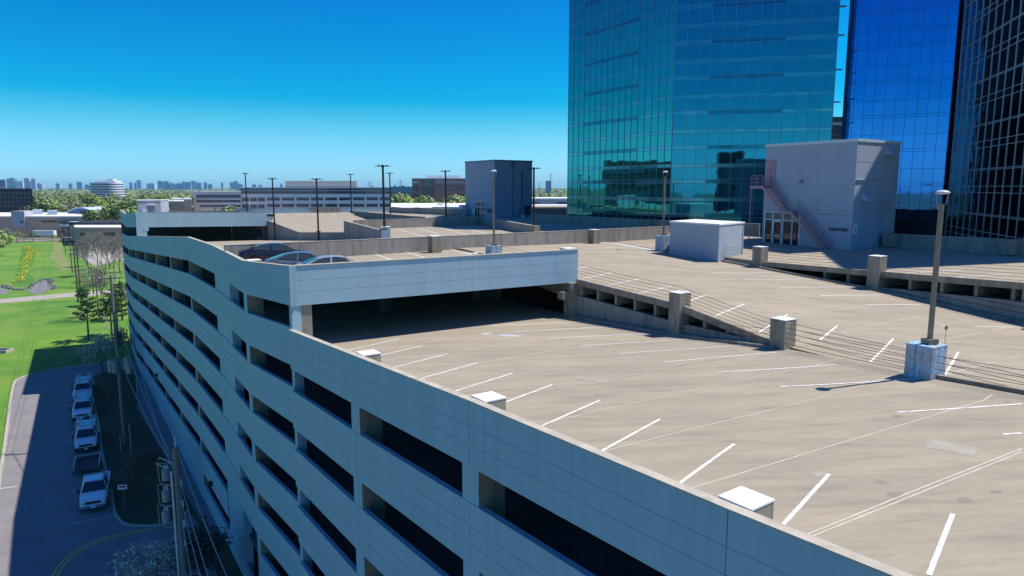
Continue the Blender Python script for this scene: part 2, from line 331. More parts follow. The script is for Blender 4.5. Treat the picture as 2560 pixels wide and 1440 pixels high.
# painted arrows
for (x, y) in ((828, 570), (735, 542)):
    c = hit(x, y)
    if c: m_.quad(c+Vector((-.9, -.3, .012)), c+Vector((.6, -.9, .012)), c+Vector((.5, .2, .012)), c+Vector((-.4, .5, .012)))
m_.build('stall_line', garage)['kind'] = 'stuff'
SEAMS = [[(1000, 866), (1110, 850), (1235, 833)], [(960, 903), (1150, 876), (1352, 849)], [(1040, 937), (1195, 907), (1400, 874), (1560, 857)], [(1125, 972), (1248, 947), (1450, 910), (1630, 884), (1780, 857)],
    [(1248, 1001), (1337, 980), (1475, 954)], [(1810, 961), (1950, 932), (2095, 902)], [(1337, 1064), (1540, 1017), (1740, 974), (1810, 961)], [(1505, 1129), (1740, 1070), (2030, 1000), (2325, 932)],
    [(1715, 1224), (2100, 1108), (2461, 1000), (2556, 976)], [(2023, 1344), (2290, 1236), (2556, 1129)], [(2012, 1339), (2280, 1229), (2556, 1121)],
    [(1460, 696), (1570, 681), (1660, 671), (1780, 664)], [(1620, 717), (1760, 703), (1950, 690)], [(1730, 782), (1850, 757), (2000, 741)], [(1862, 760), (2020, 744), (2142, 729)], [(1990, 790), (2165, 765)], [(2032, 915), (2150, 890), (2270, 865)], [(2100, 830), (2295, 791), (2410, 767)], [(2342, 852), (2480, 826), (2556, 810)], [(2370, 935), (2460, 911), (2556, 887)]]
m_ = MB('sealant')
for s in SEAMS:
    for a, b in zip(s, s[1:]): pl(m_, *a, *b, 0.05, 0.005)
m_.build('joint_seal', garage)['kind'] = 'stuff'
m_ = MB('repair_patch')
pl(m_, 1470, 962, 1700, 912, 0.16, 0.0075); pl(m_, 1700, 912, 1925, 879, 0.16, 0.0075)
pl(m_, 2320, 1108, 2440, 1130, 0.8, 0.0035); pl(m_, 1440, 944, 1525, 955, 0.5, 0.0035)
pl(m_, 2035, 1188, 2070, 1186, 0.3, 0.0035)
m_.use('oil_stain'); rr_ = random.Random(4)
for i in range(26):
    px = rr_.uniform(950, 2540); py = rr_.uniform(640, 1400); c = hit(px, py)
    if c is None or py > 870+(px-900)*.42: continue
    r0 = rr_.uniform(.06, .18); pts_ = []
    for k in range(9):
        a = 6.283*k/9; r_ = r0*rr_.uniform(.6, 1.2); q = (c.x+math.cos(a)*r_*1.3, c.y+math.sin(a)*r_); zz = drop(q[0], q[1], c.z+.4)
        if zz is None or abs(zz-c.z) > .1: break
        pts_.append(Vector((q[0], q[1], zz+.0025)))
    if len(pts_) == 9: m_.quad(*pts_)
m_.use('blue_line'); pl(m_, 1485, 603, 1645, 627, 0.7, 0.0035); pl(m_, 1205, 833, 1300, 841, 0.5, 0.0035)
m_.build('floor_patch', garage)['kind'] = 'stuff'
# ---------------------------------------------------------------- facade panels
def profile_panel(mb, A, B, zta, ztb, hgt=2.1, th=0.22, gap=0.012, groove=True, bot=None):
    A = Vector(A[:2]); B = Vector(B[:2]); u = (B-A).normalized(); n = Vector((-u.y, u.x)); A = A+u*gap; B = B-u*gap
    g = 0.010; d = 0.014
    if groove:
        pr = [(0, 0)]
        for fr in (0.37, 0.66):
            zz = -hgt*fr; pr += [(0, zz+g), (d, zz+g), (d, zz-g), (0, zz-g)]
        pr += [(0, -hgt), (th, -hgt), (th, 0)]
    else: pr = [(0, 0), (0, -hgt), (th, -hgt), (th, 0)]
    b = len(mb.v); k = len(pr)
    for P, zt in ((A, zta), (B, ztb)):
        for o, dz in pr:
            q = P + n*o
            zz = zt+dz if (bot is None or dz > -hgt+1e-6) else bot
            mb.v.append(Vector((q.x, q.y, zz)))
    for i in range(k):
        j = (i+1) % k; mb.face([b+j, b+i, b+k+i, b+k+j])
    mb.face([b+i for i in range(k)]); mb.face([b+k+i for i in reversed(range(k))])
nodes_near = [J5, J4, J3, J2, J1, CL]          # travel far->near: A further, B nearer
def bay(A, B, ha, hb, k, grooves=True, name='spandrel_panel'):
    mb = MB('painted_panel'); profile_panel(mb, A, B, z(ha+FL*k), z(hb+FL*k), groove=grooves); return mb.build(name, garage)
NEARROWS = 6
for A, B in zip(nodes_near[1:], nodes_near):
    for k in range(0, NEARROWS+1):
        if k == NEARROWS:
            mb = MB('painted_panel'); profile_panel(mb, A, B, z(A.z+FL*k), z(B.z+FL*k), groove=False, bot=-0.5, hgt=1.5); mb.build('base_wall', garage)
        else: bay(A, B, A.z, B.z, k)
for A, B in ((K, CU), (L1, K), (MM, L1)):
    for k in range(0, 8):
        if k == 7:
            mb = MB('painted_panel'); profile_panel(mb, A, B, z(A.z+FL*k), z(B.z+FL*k), groove=False, bot=-0.5, hgt=1.0); mb.build('base_wall', garage)
        elif (A is L1 and k == 6): continue
        else: bay(A, B, A.z, B.z, k)
for k in range(0, 7):      # the long curved run: one band per storey
    for A, B in ((NN, MM), (QQ, NN)):
        if k == 6:
            mb = MB('painted_panel'); profile_panel(mb, A, B, z(A.z+FL*k), z(B.z+FL*k), groove=False, bot=-0.5, hgt=1.0); mb.build('base_wall', garage)
        else: bay(A, B, A.z, B.z, k)
# upper parapet piece above the far corner
NU = Vector((NN.x, NN.y, 4.35)); QU = Vector((QQ.x, QQ.y, 4.3)); SU = Vector((SC.x, SC.y, 3.6))
bay(NU, SU, NU.z, SU.z, 0); bay(QU, NU, QU.z, NU.z, 0)
# long spandrels across the ramp mouths
def cross_panel(A, B, h0, h1, name='spandrel_beam', hgt=2.13):
    mb = MB('painted_panel'); profile_panel(mb, A, B, z(h0), z(h1), hgt=hgt, th=0.3)
    return mb.build(name, garage)
E = W(1446, 626, 45.6).xy
cross_panel(CU, E, CU.z, 4.07)
cross_panel(SC, SI, 3.6, 3.95)
# corner reveal strip and corner columns
def column(p, u, wid, dep, z0, z1, name='column', paint=True, m='raw_concrete', shift=0.03):
    """p facade point, u unit along facade (far->near); column goes inward by dep"""
    n = Vector((-u.y, u.x)); mb = MB(m)
    a = p - u*wid/2 + n*shift; b = p + u*wid/2 + n*shift; c = b + n*dep; d = a + n*dep
    P = lambda q, zz: Vector((q.x, q.y, zz))
    bidx = len(mb.v)
    mb.v += [P(q, z0) for q in (a, b, c, d)] + [P(q, z1) for q in (a, b, c, d)]
    for f in ((3, 2, 1, 0), (4, 5, 6, 7), (1, 2, 6, 5), (2, 3, 7, 6), (3, 0, 4, 7)): mb.face(f)
    if paint: mb.use('painted_panel')
    mb.face((0, 1, 5, 4)); return mb.build(name, garage)
colnodes = [(J4, J3, 6), (J3, J4, 6)]
def colat(Pn, un, top_h, wid=0.95, dep=1.0): column(V2(Pn), un, wid, dep, -0.5, z(top_h+0.6))
colat(J4, u2(J3, J4), J4.z); colat(J3, u2(J2, J4), J3.z); colat(J2, u2(J1, J3), J2.z); colat(J1, u2(CL, J2), J1.z)
colat(V2(K)+u2(K, CU)*0.0, u2(K, CU), K.z, wid=0.8); 
uLK = u2(L1, K); pL = V2(L1)
# solid pier between the small window and the joint
Lm = (V2(K)-V2(L1)).length
for k in range(0, 8):
    pass
mb = MB('painted_panel'); q0 = pL + uLK*0.02; q1 = pL + uLK*(Lm*0.52)
zz0 = lambda t: z(L1.z + (K.z-L1.z)*t)
mb.seg(q0, q1, 0.6, (zz0(0.0)-0.6, zz0(0.52)-0.6), (-0.5, -0.5), side=0.36); mb.build('pier', garage)
colat(MM, u2(MM, L1), MM.z, wid=0.6)
uf = u2(SC, MM)
def on_run(px):   # point on the long run seen at this picture column
    a = (px-1280)/FPX; A = V2(NN); B = V2(MM)
    lo, hi = 0.0, 1.0
    for _ in range(40):
        t = (lo+hi)/2; p = A.lerp(B, t); hgt = NN.z+(MM.z-NN.z)*t; zc = p.y*CP+(hgt+2.5)*SP
        if p.x/zc < a: lo = t
        else: hi = t
    return A.lerp(B, t), NN.z+(MM.z-NN.z)*t
for px in (425, 389, 361, 338, 318):
    p, hh = on_run(px); column(p, u2(NN, MM), 0.5, 1.15, -0.5, z(hh+0.6))
# near corner column, light concrete, under the big spandrel
uC = u2(CU, E); nC = Vector((-uC.y, uC.x))
mb = MB('raw_concrete'); cc = V2(CU)+uC*0.62+nC*0.55; mb.box((cc.x, cc.y, (z(8.9)+z(CU.z+2.13))/2), (1.0, 0.9, (z(CU.z+2.13)-z(8.9))), math.atan2(uC.y, uC.x)); mb.build('column', garage)
mb = MB('painted_panel'); cc = V2(CU)-nC*0.0; mb.seg(V2(CU)-uC*0.02, V2(CU)+uC*0.34, 0.12, (z(CU.z)+0.0, z(CU.z)), (z(CU.z+2.15), z(CU.z+2.15)), side=-0.065); mb.build('corner_trim', garage)
mb = MB('painted_panel'); uCK = u2(K, CU); mb.seg(V2(CU)-uCK*0.45, V2(CU)-uCK*0.02, 0.5, (z(CU.z+1.5), z(CU.z+1.5)), (-0.5, -0.5), side=0.30); mb.build('column', garage)
# far corner column under / beside the second spandrel
uS = u2(SC, SI); nS = Vector((-uS.y, uS.x)); cc = V2(SC)+uS*0.75-nS*0.1
mb = MB('painted_panel'); mb.box((cc.x, cc.y, (z(3.6)+z(7.5))/2-0.1), (1.3, 0.5, z(3.6)-z(7.5)), math.atan2(uS.y, uS.x))
c2 = V2(SC)+uS*1.3-nS*0.1; mb.box((c2.x, c2.y, z(6.05)), (0.7, 0.55, 0.5), math.atan2(uS.y, uS.x)); mb.build('column', garage)
# copings: bare concrete top edge of the parapets
def cop(A, B, h0, h1, wdt=0.27):
    mb = MB('coping'); mb.seg(A, B, wdt, (z(h0)+0.035, z(h1)+0.035), (z(h0)-0.0, z(h1)-0.0), side=0.11+0.005); mb.build('coping', garage)
for A, B in zip(nodes_near[1:], nodes_near): cop(A, B, A.z, B.z)
for A, B in ((K, CU), (L1, K), (MM, L1), (NN, MM)): cop(A, B, A.z, B.z)
cop(SC, SI, 3.6, 3.95); cop(NU, SU, NU.z, SU.z); cop(QU, NU, QU.z, NU.z); cop(CU, E, CU.z, 4.07, 0.33)
# inner pads with white tops along the near parapet
for Pn, un, s in ((J1, u2(CL, J2), 0.05), (J2, u2(J1, J3), 0.1), (J3, u2(J2, J4), -0.05), (J4, u2(J3, J4), 0.5), (V2(K), u2(L1, K), 0.0)):
    hh = Pn.z if len(Pn) == 3 else K.z
    n = Vector((-un.y, un.x)); c = V2(Pn)+n*(0.25+0.42)+un*s; ang = math.atan2(un.y, un.x)
    mb = MB('raw_concrete'); mb.box((c.x, c.y, z(hh)-0.55), (0.78, 0.76, 1.15), ang); o = mb.build('parapet_pillar', garage)
    mb = MB('white_cap'); mb.box((c.x, c.y, z(hh)+0.045), (0.81, 0.79, 0.04), ang); mb.build('cap', o)
n = Vector((-u2(MM, SC).y, u2(MM, SC).x))
# ---------------------------------------------------------------- interior floors and dark back walls
sect = [(V2(J5), J5.z, P5, 6.3), (V2(J4), J4.z, P4, 6.75), (V2(J3), J3.z, P3, 7.15), (V2(J2), J2.z, P2, 7.6), (V2(J1), J1.z, P1, 8.1), (V2(CL), CL.z, P0, 8.4)]
for k in range(1, 6):
    grid_deck('floor_slab', [((a+PERP*0.3, ha+DT+FL*k), (b, ha+DT+FL*k)) for a, ha, b, hb in sect], sub=1, mats='interior_shade_concrete')
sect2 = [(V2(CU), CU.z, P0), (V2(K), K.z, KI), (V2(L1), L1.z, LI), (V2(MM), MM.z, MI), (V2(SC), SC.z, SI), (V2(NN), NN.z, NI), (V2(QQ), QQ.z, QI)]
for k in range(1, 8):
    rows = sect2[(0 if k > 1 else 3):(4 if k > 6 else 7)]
    grid_deck('floor_slab', [((a+PERP*0.3, ha+DT+FL*k), (b, ha+DT+FL*k)) for a, ha, b in rows], sub=1, mats='interior_shade_concrete')
mb = MB('interior_shade_concrete')
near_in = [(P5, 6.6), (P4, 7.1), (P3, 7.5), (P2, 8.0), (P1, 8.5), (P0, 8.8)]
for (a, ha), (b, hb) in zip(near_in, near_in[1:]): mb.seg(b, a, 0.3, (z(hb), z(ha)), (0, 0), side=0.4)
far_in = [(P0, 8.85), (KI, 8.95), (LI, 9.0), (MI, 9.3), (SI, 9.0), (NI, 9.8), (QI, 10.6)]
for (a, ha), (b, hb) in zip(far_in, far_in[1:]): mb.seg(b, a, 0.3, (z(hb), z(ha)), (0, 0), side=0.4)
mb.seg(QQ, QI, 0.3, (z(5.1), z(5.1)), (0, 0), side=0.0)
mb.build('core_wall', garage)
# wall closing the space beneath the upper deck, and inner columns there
mb = MB('interior_shade_concrete'); mb.seg(MM, MI, 0.3, (z(5.9), z(6.0)), (z(9.5), z(9.5)), side=0)
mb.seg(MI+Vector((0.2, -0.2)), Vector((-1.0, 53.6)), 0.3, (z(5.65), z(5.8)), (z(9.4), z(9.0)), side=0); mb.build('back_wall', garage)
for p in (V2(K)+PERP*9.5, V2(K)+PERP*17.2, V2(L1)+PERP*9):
    mb = MB('interior_shade_concrete'); mb.box((p.x, p.y, z(7.4)), (0.6, 0.6, 3.0), -TH); mb.build('column', garage)
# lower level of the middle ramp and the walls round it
grid_deck('floor_slab', [((a, ha+3.35), (b, hb+3.3)) for (a, ha), (b, hb) in D2rows[:6]], sub=1, mats='interior_shade_concrete', inset=0.0)
mb = MB('interior_shade_concrete')
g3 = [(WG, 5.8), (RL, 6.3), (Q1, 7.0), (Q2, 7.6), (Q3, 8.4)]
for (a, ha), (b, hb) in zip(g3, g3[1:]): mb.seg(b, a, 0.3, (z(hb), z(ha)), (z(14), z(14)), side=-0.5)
mb.build('side_wall', garage); mb = MB('interior_shade_concrete'); mb.seg(WI, WG, 0.3, (z(5.6), z(5.9)), (z(14), z(14)))
mb.build('back_wall', garage); mb = MB('interior_shade_concrete')
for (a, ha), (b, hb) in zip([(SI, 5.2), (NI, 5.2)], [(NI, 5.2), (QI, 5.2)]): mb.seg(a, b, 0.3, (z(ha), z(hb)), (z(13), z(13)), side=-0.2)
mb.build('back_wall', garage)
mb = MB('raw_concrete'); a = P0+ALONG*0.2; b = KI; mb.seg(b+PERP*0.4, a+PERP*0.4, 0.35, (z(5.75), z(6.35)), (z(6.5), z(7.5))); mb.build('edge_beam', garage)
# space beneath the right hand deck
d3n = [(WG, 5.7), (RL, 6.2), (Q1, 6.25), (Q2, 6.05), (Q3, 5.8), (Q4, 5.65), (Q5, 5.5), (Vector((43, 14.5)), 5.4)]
grid_deck('floor_slab', [((a-PERP*.3, h_+3.6), (a+PERP*13, h_+3.6)) for a, h_ in d3n], sub=1, mats='interior_shade_concrete', inset=0.0)
mb = MB('interior_shade_concrete')
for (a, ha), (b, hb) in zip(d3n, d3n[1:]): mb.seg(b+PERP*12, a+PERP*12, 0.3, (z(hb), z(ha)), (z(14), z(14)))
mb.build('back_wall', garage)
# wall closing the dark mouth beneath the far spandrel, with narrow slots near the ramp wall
mb = MB('interior_shade_concrete'); mb.seg(QQ, QI, 0.3, (z(5.2), z(5.2)), (z(12), z(12)), side=1.0); mb.build('back_wall', garage)
# ---------------------------------------------------------------- retaining walls and low walls between the decks
def lowwall(A, B, h0, h1, hgt=1.07, th=0.2, name='low_wall', m='wall_concrete', hb=None, capmat=True):
    mb = MB(m); zb = (z(h0)-hgt, z(h1)-hgt) if hb is None else (z(hb[0]), z(hb[1]))
    mb.seg(A, B, th, (z(h0), z(h1)), zb)
    o = mb.build(name, garage)
    if capmat: m2 = MB('coping'); m2.seg(A, B, th+0.03, (z(h0)+0.03, z(h1)+0.03), (z(h0), z(h1))); m2.build('coping', o)
    return o
WX = [W(560, 613.5, 49.3), W(1075, 592, 58.3), W(1475, 575, 68.5), W(1672, 566, 74.0)]
for a, b in zip(WX, WX[1:]): lowwall(a, b, EYE-a.z, EYE-b.z, hgt=1.5)
for px, py, d in ((1087, 591, 57.2), (1486, 575, 67.5)):
    t = W(px, py, d); mb = MB('raw_concrete'); mb.box((t.x, t.y, t.z-0.62), (0.85, 0.85, 1.3), TH); o = mb.build('parapet_pillar', garage)
    mb = MB('white_cap'); mb.box((t.x, t.y, t.z+0.04), (0.87, 0.87, 0.03), TH); mb.build('cap', o)
# line-1 wall: F2 side wall, then the ramp wall
a = W(951, 575, 70.8); b = W(861, 552, 87.5); lowwall(a, b, EYE-a.z, EYE-b.z, hgt=4.5)
pts = [W(861, 581, 87.5), W(751, 581, 96), W(667, 550, 111)]
for a, b in zip(pts, pts[1:]): lowwall(a, b, EYE-a.z, EYE-b.z, hgt=4.5)
a = pts[2]; b = W(640, 549, 117); lowwall(a, b, EYE-a.z, EYE-b.z, hgt=5)
# slots in the wall beneath the far spandrel
for px in (631, 639, 646, 654):
    q = W(px, 582, 113.5); mb = MB('sign_dark'); mb.box((q.x, q.y, q.z), (0.3, 0.5, 1.1), math.atan2(-.85, .53)); mb.build('slot', garage)
a = W(884, 551, 86.3); b = W(1202, 542, 97); lowwall(a, b, EYE-a.z, EYE-b.z, hgt=1.5)
a = W(1202, 542, 97); b = W(1338, 565, 75.5); lowwall(a, b, EYE-a.z, EYE-b.z, hgt=1.4, th=0.3)
mb = MB('raw_concrete'); mb.box((b.x, b.y, b.z-0.55), (0.75, 0.75, 1.2), TH); mb.build('parapet_pillar', garage)
a = W(876, 527, 139); b = W(1062, 543, 112); lowwall(a, b, EYE-a.z, EYE-b.z, hgt=2.2)
a = W(590, 521, 135); b = W(980, 519.5, 146); lowwall(a, b, EYE-a.z, EYE-b.z, hgt=1.6, m='painted_panel')
m1 = W(776, 519.5, 139.2); m2 = W(850, 519.2, 141.3); lowwall(m1, m2, EYE-m1.z-0.04, EYE-m2.z-0.04, hgt=1.5, m='wall_concrete')
vv = [W(980, 517, 146), W(1015, 520, 141), W(1044, 518.5, 140), W(1052, 519.5, 139), W(1104, 522, 134), W(1165, 524.5, 128)]
for a, b in zip(vv, vv[1:]): lowwall(a, b, EYE-a.z, EYE-b.z, hgt=1.6)
vv = [W(1330, 533, 111), W(1352, 536, 107), W(1617, 549, 88.5), W(1672, 551, 86), W(1900, 560, 78)]
for a, b in zip(vv, vv[1:]): lowwall(a, b, EYE-a.z, EYE-b.z, hgt=1.6)
q = W(1627, 549, 87.6); mb = MB('raw_concrete'); mb.box((q.x, q.y, q.z-0.5), (0.9, 0.9, 1.1), TH); mb.build('parapet_pillar', garage)
vv = [W(2212, 584, 65.4), W(2560, 600, 55.8)]; v3 = vv[1]+(vv[1]-vv[0])*1.6; vv.append(v3)
for a, b in zip(vv, vv[1:]): lowwall(a, b, EYE-a.z, EYE-b.z, hgt=1.5, th=0.25)
for px, py, d in ((2228, 585, 64.2), (2530, 600, 56.0)):
    q = W(px, py, d); mb = MB('raw_concrete'); mb.box((q.x, q.y, q.z-0.55), (0.95, 0.95, 1.2), TH); mb.build('parapet_pillar', garage)
# low light wall on the far upper roof
a = W(345, 529, 128); b = W(600, 526.5, 133); lowwall(a, b, EYE-a.z, EYE-b.z, hgt=1.2)
# ---------------------------------------------------------------- exposed deck edges with double tee stems between two ramps
def tee_edge(nodes, n_stems, lower, shift=0.0, ledge=1.0):
    """nodes: [(xy, h_top)], lower: [(h_low)] deck below; builds slab edge, stems and ledger wall"""
    for (a, ha), (b, hb), la, lb in zip(nodes, nodes[1:], lower, lower[1:]):
        A = Vector(a); B = Vector(b); u = (B-A).normalized(); n = Vector((-u.y, u.x))
        mb = MB('raw_concrete'); mb.seg(A, B, 0.22, (z(ha)+0.10, z(hb)+0.10), (z(ha)-0.28, z(hb)-0.28), side=-0.02); mb.build('slab_edge', garage)
        L = (B-A).length; k = max(2, int(L/n_stems)); mb = MB('raw_concrete')
        for i in range(k+1):
            t = (i+0.15)/(k+0.3); p = A.lerp(B, t); h_ = ha+(hb-ha)*t; l_ = la+(lb-la)*t
            if l_-h_ < 0.7: continue
            zb = max(z(h_)-0.95, z(l_)+0.05)
            q = p + n*0.9; mb.seg(p+n*0.05, q+n*3.0, 0.2, (z(h_)-0.28, z(h_)-0.28), (zb, zb))
        if mb.v: mb.build('tee_stem', garage)['kind'] = 'stuff'
        gap0 = la-ha; gap1 = lb-hb
        if max(gap0, gap1) > 1.3:
            mb = MB('wall_concrete'); t0 = min(z(ha)-0.98, z(la)+2.0); t1 = min(z(hb)-0.98, z(lb)+2.0)
            t0 = max(t0, z(la)+0.12); t1 = max(t1, z(lb)+0.12)
            mb.seg(A+n*0.05, B+n*0.05, 0.25, (t0, t1), (z(la)-0.3, z(lb)-0.3)); mb.build('ledger_beam', garage)
# middle ramp over near ramp (left of the crossing)
tee_edge([(P0+ALONG*0.2, 6.05), (P1, 6.52), (P2, 7.52)], 1.55, [8.42, 8.17, 7.62])
# right deck over middle ramp
G3 = [(Vector((17.6, 58.6)), 5.9), (Q1, 5.92), (Q2, 5.72), (Q3, 5.48), (Q4, 5.3), (Q5, 5.1)]
tee_edge(G3, 1.8, [6.1, 6.3, 6.84, 7.57, 8.2, 8.7])
# kerbs
def kerb(a, b, h0, h1, side):
    mb = MB('raw_concrete'); mb.seg(a, b, 0.2, (z(h0)+0.14, z(h1)+0.14), (z(h0)-0.1, z(h1)-0.1), side=side); mb.build('kerb', garage)
# A->B far->near : left normal points to +x (away from the near ramp)
kerb(P0, P1, 8.42, 8.17, -0.55); kerb(P1, P2, 8.17, 7.62, -0.5); kerb(P3, P4, 7.15, 6.75, 0.0); kerb(P4, P5, 6.75, 6.3, 0.0)
kerb(Vector((17.6, 58.6)), Q1, 6.12, 6.3, -0.5); kerb(Q1, Q2, 6.3, 6.84, -0.5); kerb(Q2, Q3, 6.84, 7.57, -0.5); kerb(Q3, Q4, 7.57, 8.2, -0.5)
# pillars of the cable rails
def pillar(p, htop, hbot, s=0.83, name='rail_pillar', painted=False, rot=None):
    rot = -math.atan2(0.53, 0.85)*0 + (TH if rot is None else rot)
    mb = MB('raw_concrete' if not painted else 'pale_paint'); mb.box((p.x, p.y, (z(htop)+z(hbot))/2), (s, s, hbot-htop), rot); o = mb.build(name, garage)
    if not painted:
        mb = MB('white_cap'); mb.box((p.x, p.y, z(htop)+0.015), (s+0.02, s+0.02, 0.03), rot); mb.build('cap', o)
    else:
        ux = Vector((math.cos(rot), math.sin(rot))); uy = Vector((-ux.y, ux.x)); mb = MB('blue_paint')
        for sgn, off in ((-1, -0.31), (-1, 0.05), (1, 0.2)):
            c = p + uy*0 + ux*off - uy*(s/2+0.004); mb.box((c.x, c.y, (z(htop)+z(hbot))/2), (s*0.16, 0.012, hbot-htop-0.03), rot)
            c = p - ux*(s/2+0.004) + uy*off; mb.box((c.x, c.y, (z(htop)+z(hbot))/2), (0.012, s*0.2, hbot-htop-0.03), rot)
        mb.box((p.x, p.y, z(htop)+0.02), (s+0.03, s+0.03, 0.04), rot)
        mb.build('painted_strip', o)
    return o
def top_at(px, py, d): return EYE - W(px, py, d).z
pillar(P1, top_at(1695, 731, 38.3), 8.3); pillar(P2, top_at(1955, 797, 32.7), 7.75)
pillar(P3, top_at(2316, 862, 26.0), 7.3, s=1.0, painted=True)
pillar(P4, 5.9, 7.0); pillar(Q1, top_at(1886, 617, 55.1), 6.45); pillar(Q2, top_at(2190, 640, 46.9), 7.0); pillar(Q3+Vector((1.2, -1.9)), 4.5, 7.8); pillar(Q4, 4.2, 8.3)
pillar(KI, top_at(1233, 615, 54), 5.6, s=0.95, painted=True)
pillar(RL, top_at(1660, 590, 64.3), 6.05, s=1.0, painted=True)
q = W(1421, 621, 46.2); pillar(q.xy, EYE-q.z, 6.2, s=0.8)
# bracket column where the big spandrel ends
cE = P0 + Vector((-0.15, 0.1)); mb = MB('raw_concrete'); mb.box((cE.x, cE.y, (z(8.6)+z(6.2))/2), (1.0, 0.8, 2.4), TH)
cB = cE - Vector((uC.x, uC.y))*0.75; mb.box((cB.x, cB.y, z(7.0)), (0.6, 0.6, 0.5), TH); mb.build('column', garage)
# cable rails
mb = MB('cable')
def cables(a, ha, b, hb, offs=(0.25, 0.45, 0.65, 0.85, 1.05)):
    for o_ in offs:
        A = Vector((a[0], a[1], z(ha)+o_)); B = Vector((b[0], b[1], z(hb)+o_)); mid = A.lerp(B, .5); mid.z -= 0.04
        mb.tube([A, A.lerp(mid, .5)-Vector((0, 0, .01)), mid, mid.lerp(B, .5)-Vector((0, 0, .01)), B], 0.011, 4)
sh = -PERP*0.25
cables(P0+ALONG*0.3, 6.05, P1, 6.52); cables(P1, 6.52, P2, 7.5); cables(P2+sh, 7.45, P3+sh, 7.15, (0.15, 0.4, 0.65, 0.9)); cables(P2-sh, 7.5, P3-sh, 7.42, (0.35, 0.6, 0.85, 1.1)); cables(P3+sh, 7.15, P4+sh, 6.75, (0.15, 0.4, 0.65, 0.9)); cables(P3-sh, 7.42, P4-sh, 7.6, (0.35, 0.6, 0.85, 1.1))
cables(KI, 5.45, (q.x, q.y), 5.75, (0.5, 0.8, 1.0))
cables(P0+ALONG*0.4, 8.4, P1, 8.15, (0.5, 0.75, 1.0)); cables(P1+sh, 8.15, P2+sh, 7.6, (0.4, 0.65, 0.9))
Qm = Q3+Vector((1.2, -1.9))
cables(RL+Vector((0.6, -0.8)), 5.95, (17.9, 57.6), 5.95); cables((17.9, 57.6), 5.95, Q1, 5.92); cables(Q1, 5.92, Q2, 5.72); cables(Q2, 5.72, Qm, 5.45); cables(Qm, 5.45, Q4, 5.3)
cables(Q2+sh, 6.8, Qm+sh, 7.6, (0.4, 0.7, 1.0))
mb.build('cable_rail', garage)['kind'] = 'stuff'
# ================================================================ GLASS TOWERS
def glassmat(name, tint, rough=0.02, metal=1.0, base=None, bump=0.0035, bscale=0.5):
    m = bpy.data.materials.new(name); m.use_nodes = True; M[name] = m
    n = m.node_tree.nodes; L = m.node_tree.links; b = n['Principled BSDF']
    b.inputs['Base Color'].default_value = rgb(tint); b.inputs['Metallic'].default_value = metal; b.inputs['Roughness'].default_value = rough
    b.inputs['Specular Tint'].default_value = (1, 1, 1, 1)
    g = n.new('ShaderNodeNewGeometry'); t = n.new('ShaderNodeTexNoise'); t.inputs['Scale'].default_value = bscale; t.inputs['Detail'].default_value = 2
    bp = n.new('ShaderNodeBump'); bp.inputs['Strength'].default_value = bump; bp.inputs['Distance'].default_value = 1.0
    L.new(g.outputs['Position'], t.inputs['Vector']); L.new(t.outputs[0], bp.inputs['Height']); L.new(bp.outputs[0], b.inputs['Normal'])
    return m
glassmat('teal_glass', (0.035, 0.34, 0.33)); glassmat('teal_glass_b', (0.035, 0.32, 0.32)); glassmat('sea_glass', (0.03, 0.27, 0.36)); glassmat('teal_reflect_tint_b', (0.03, 0.26, 0.35)); glassmat('teal_spandrel', (0.10, 0.33, 0.40), rough=0.12)
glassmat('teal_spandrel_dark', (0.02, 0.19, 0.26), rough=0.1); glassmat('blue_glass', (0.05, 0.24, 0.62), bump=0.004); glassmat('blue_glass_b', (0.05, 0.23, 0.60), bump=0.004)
glassmat('black_glass', (0.06, 0.075, 0.035), bump=0.03, bscale=0.8); glassmat('dark_reflect_glass_b', (0.035, 0.05, 0.028), bump=0.03, bscale=0.8)
mat('mullion_pale', (0.14, 0.27, 0.32), rough=0.4, metal=0.4); mat('mullion_dark', (0.02, 0.04, 0.12), rough=0.4); mat('mullion_grey', (0.55, 0.55, 0.60), rough=0.4, metal=0.3)
def weld(mb): return mb
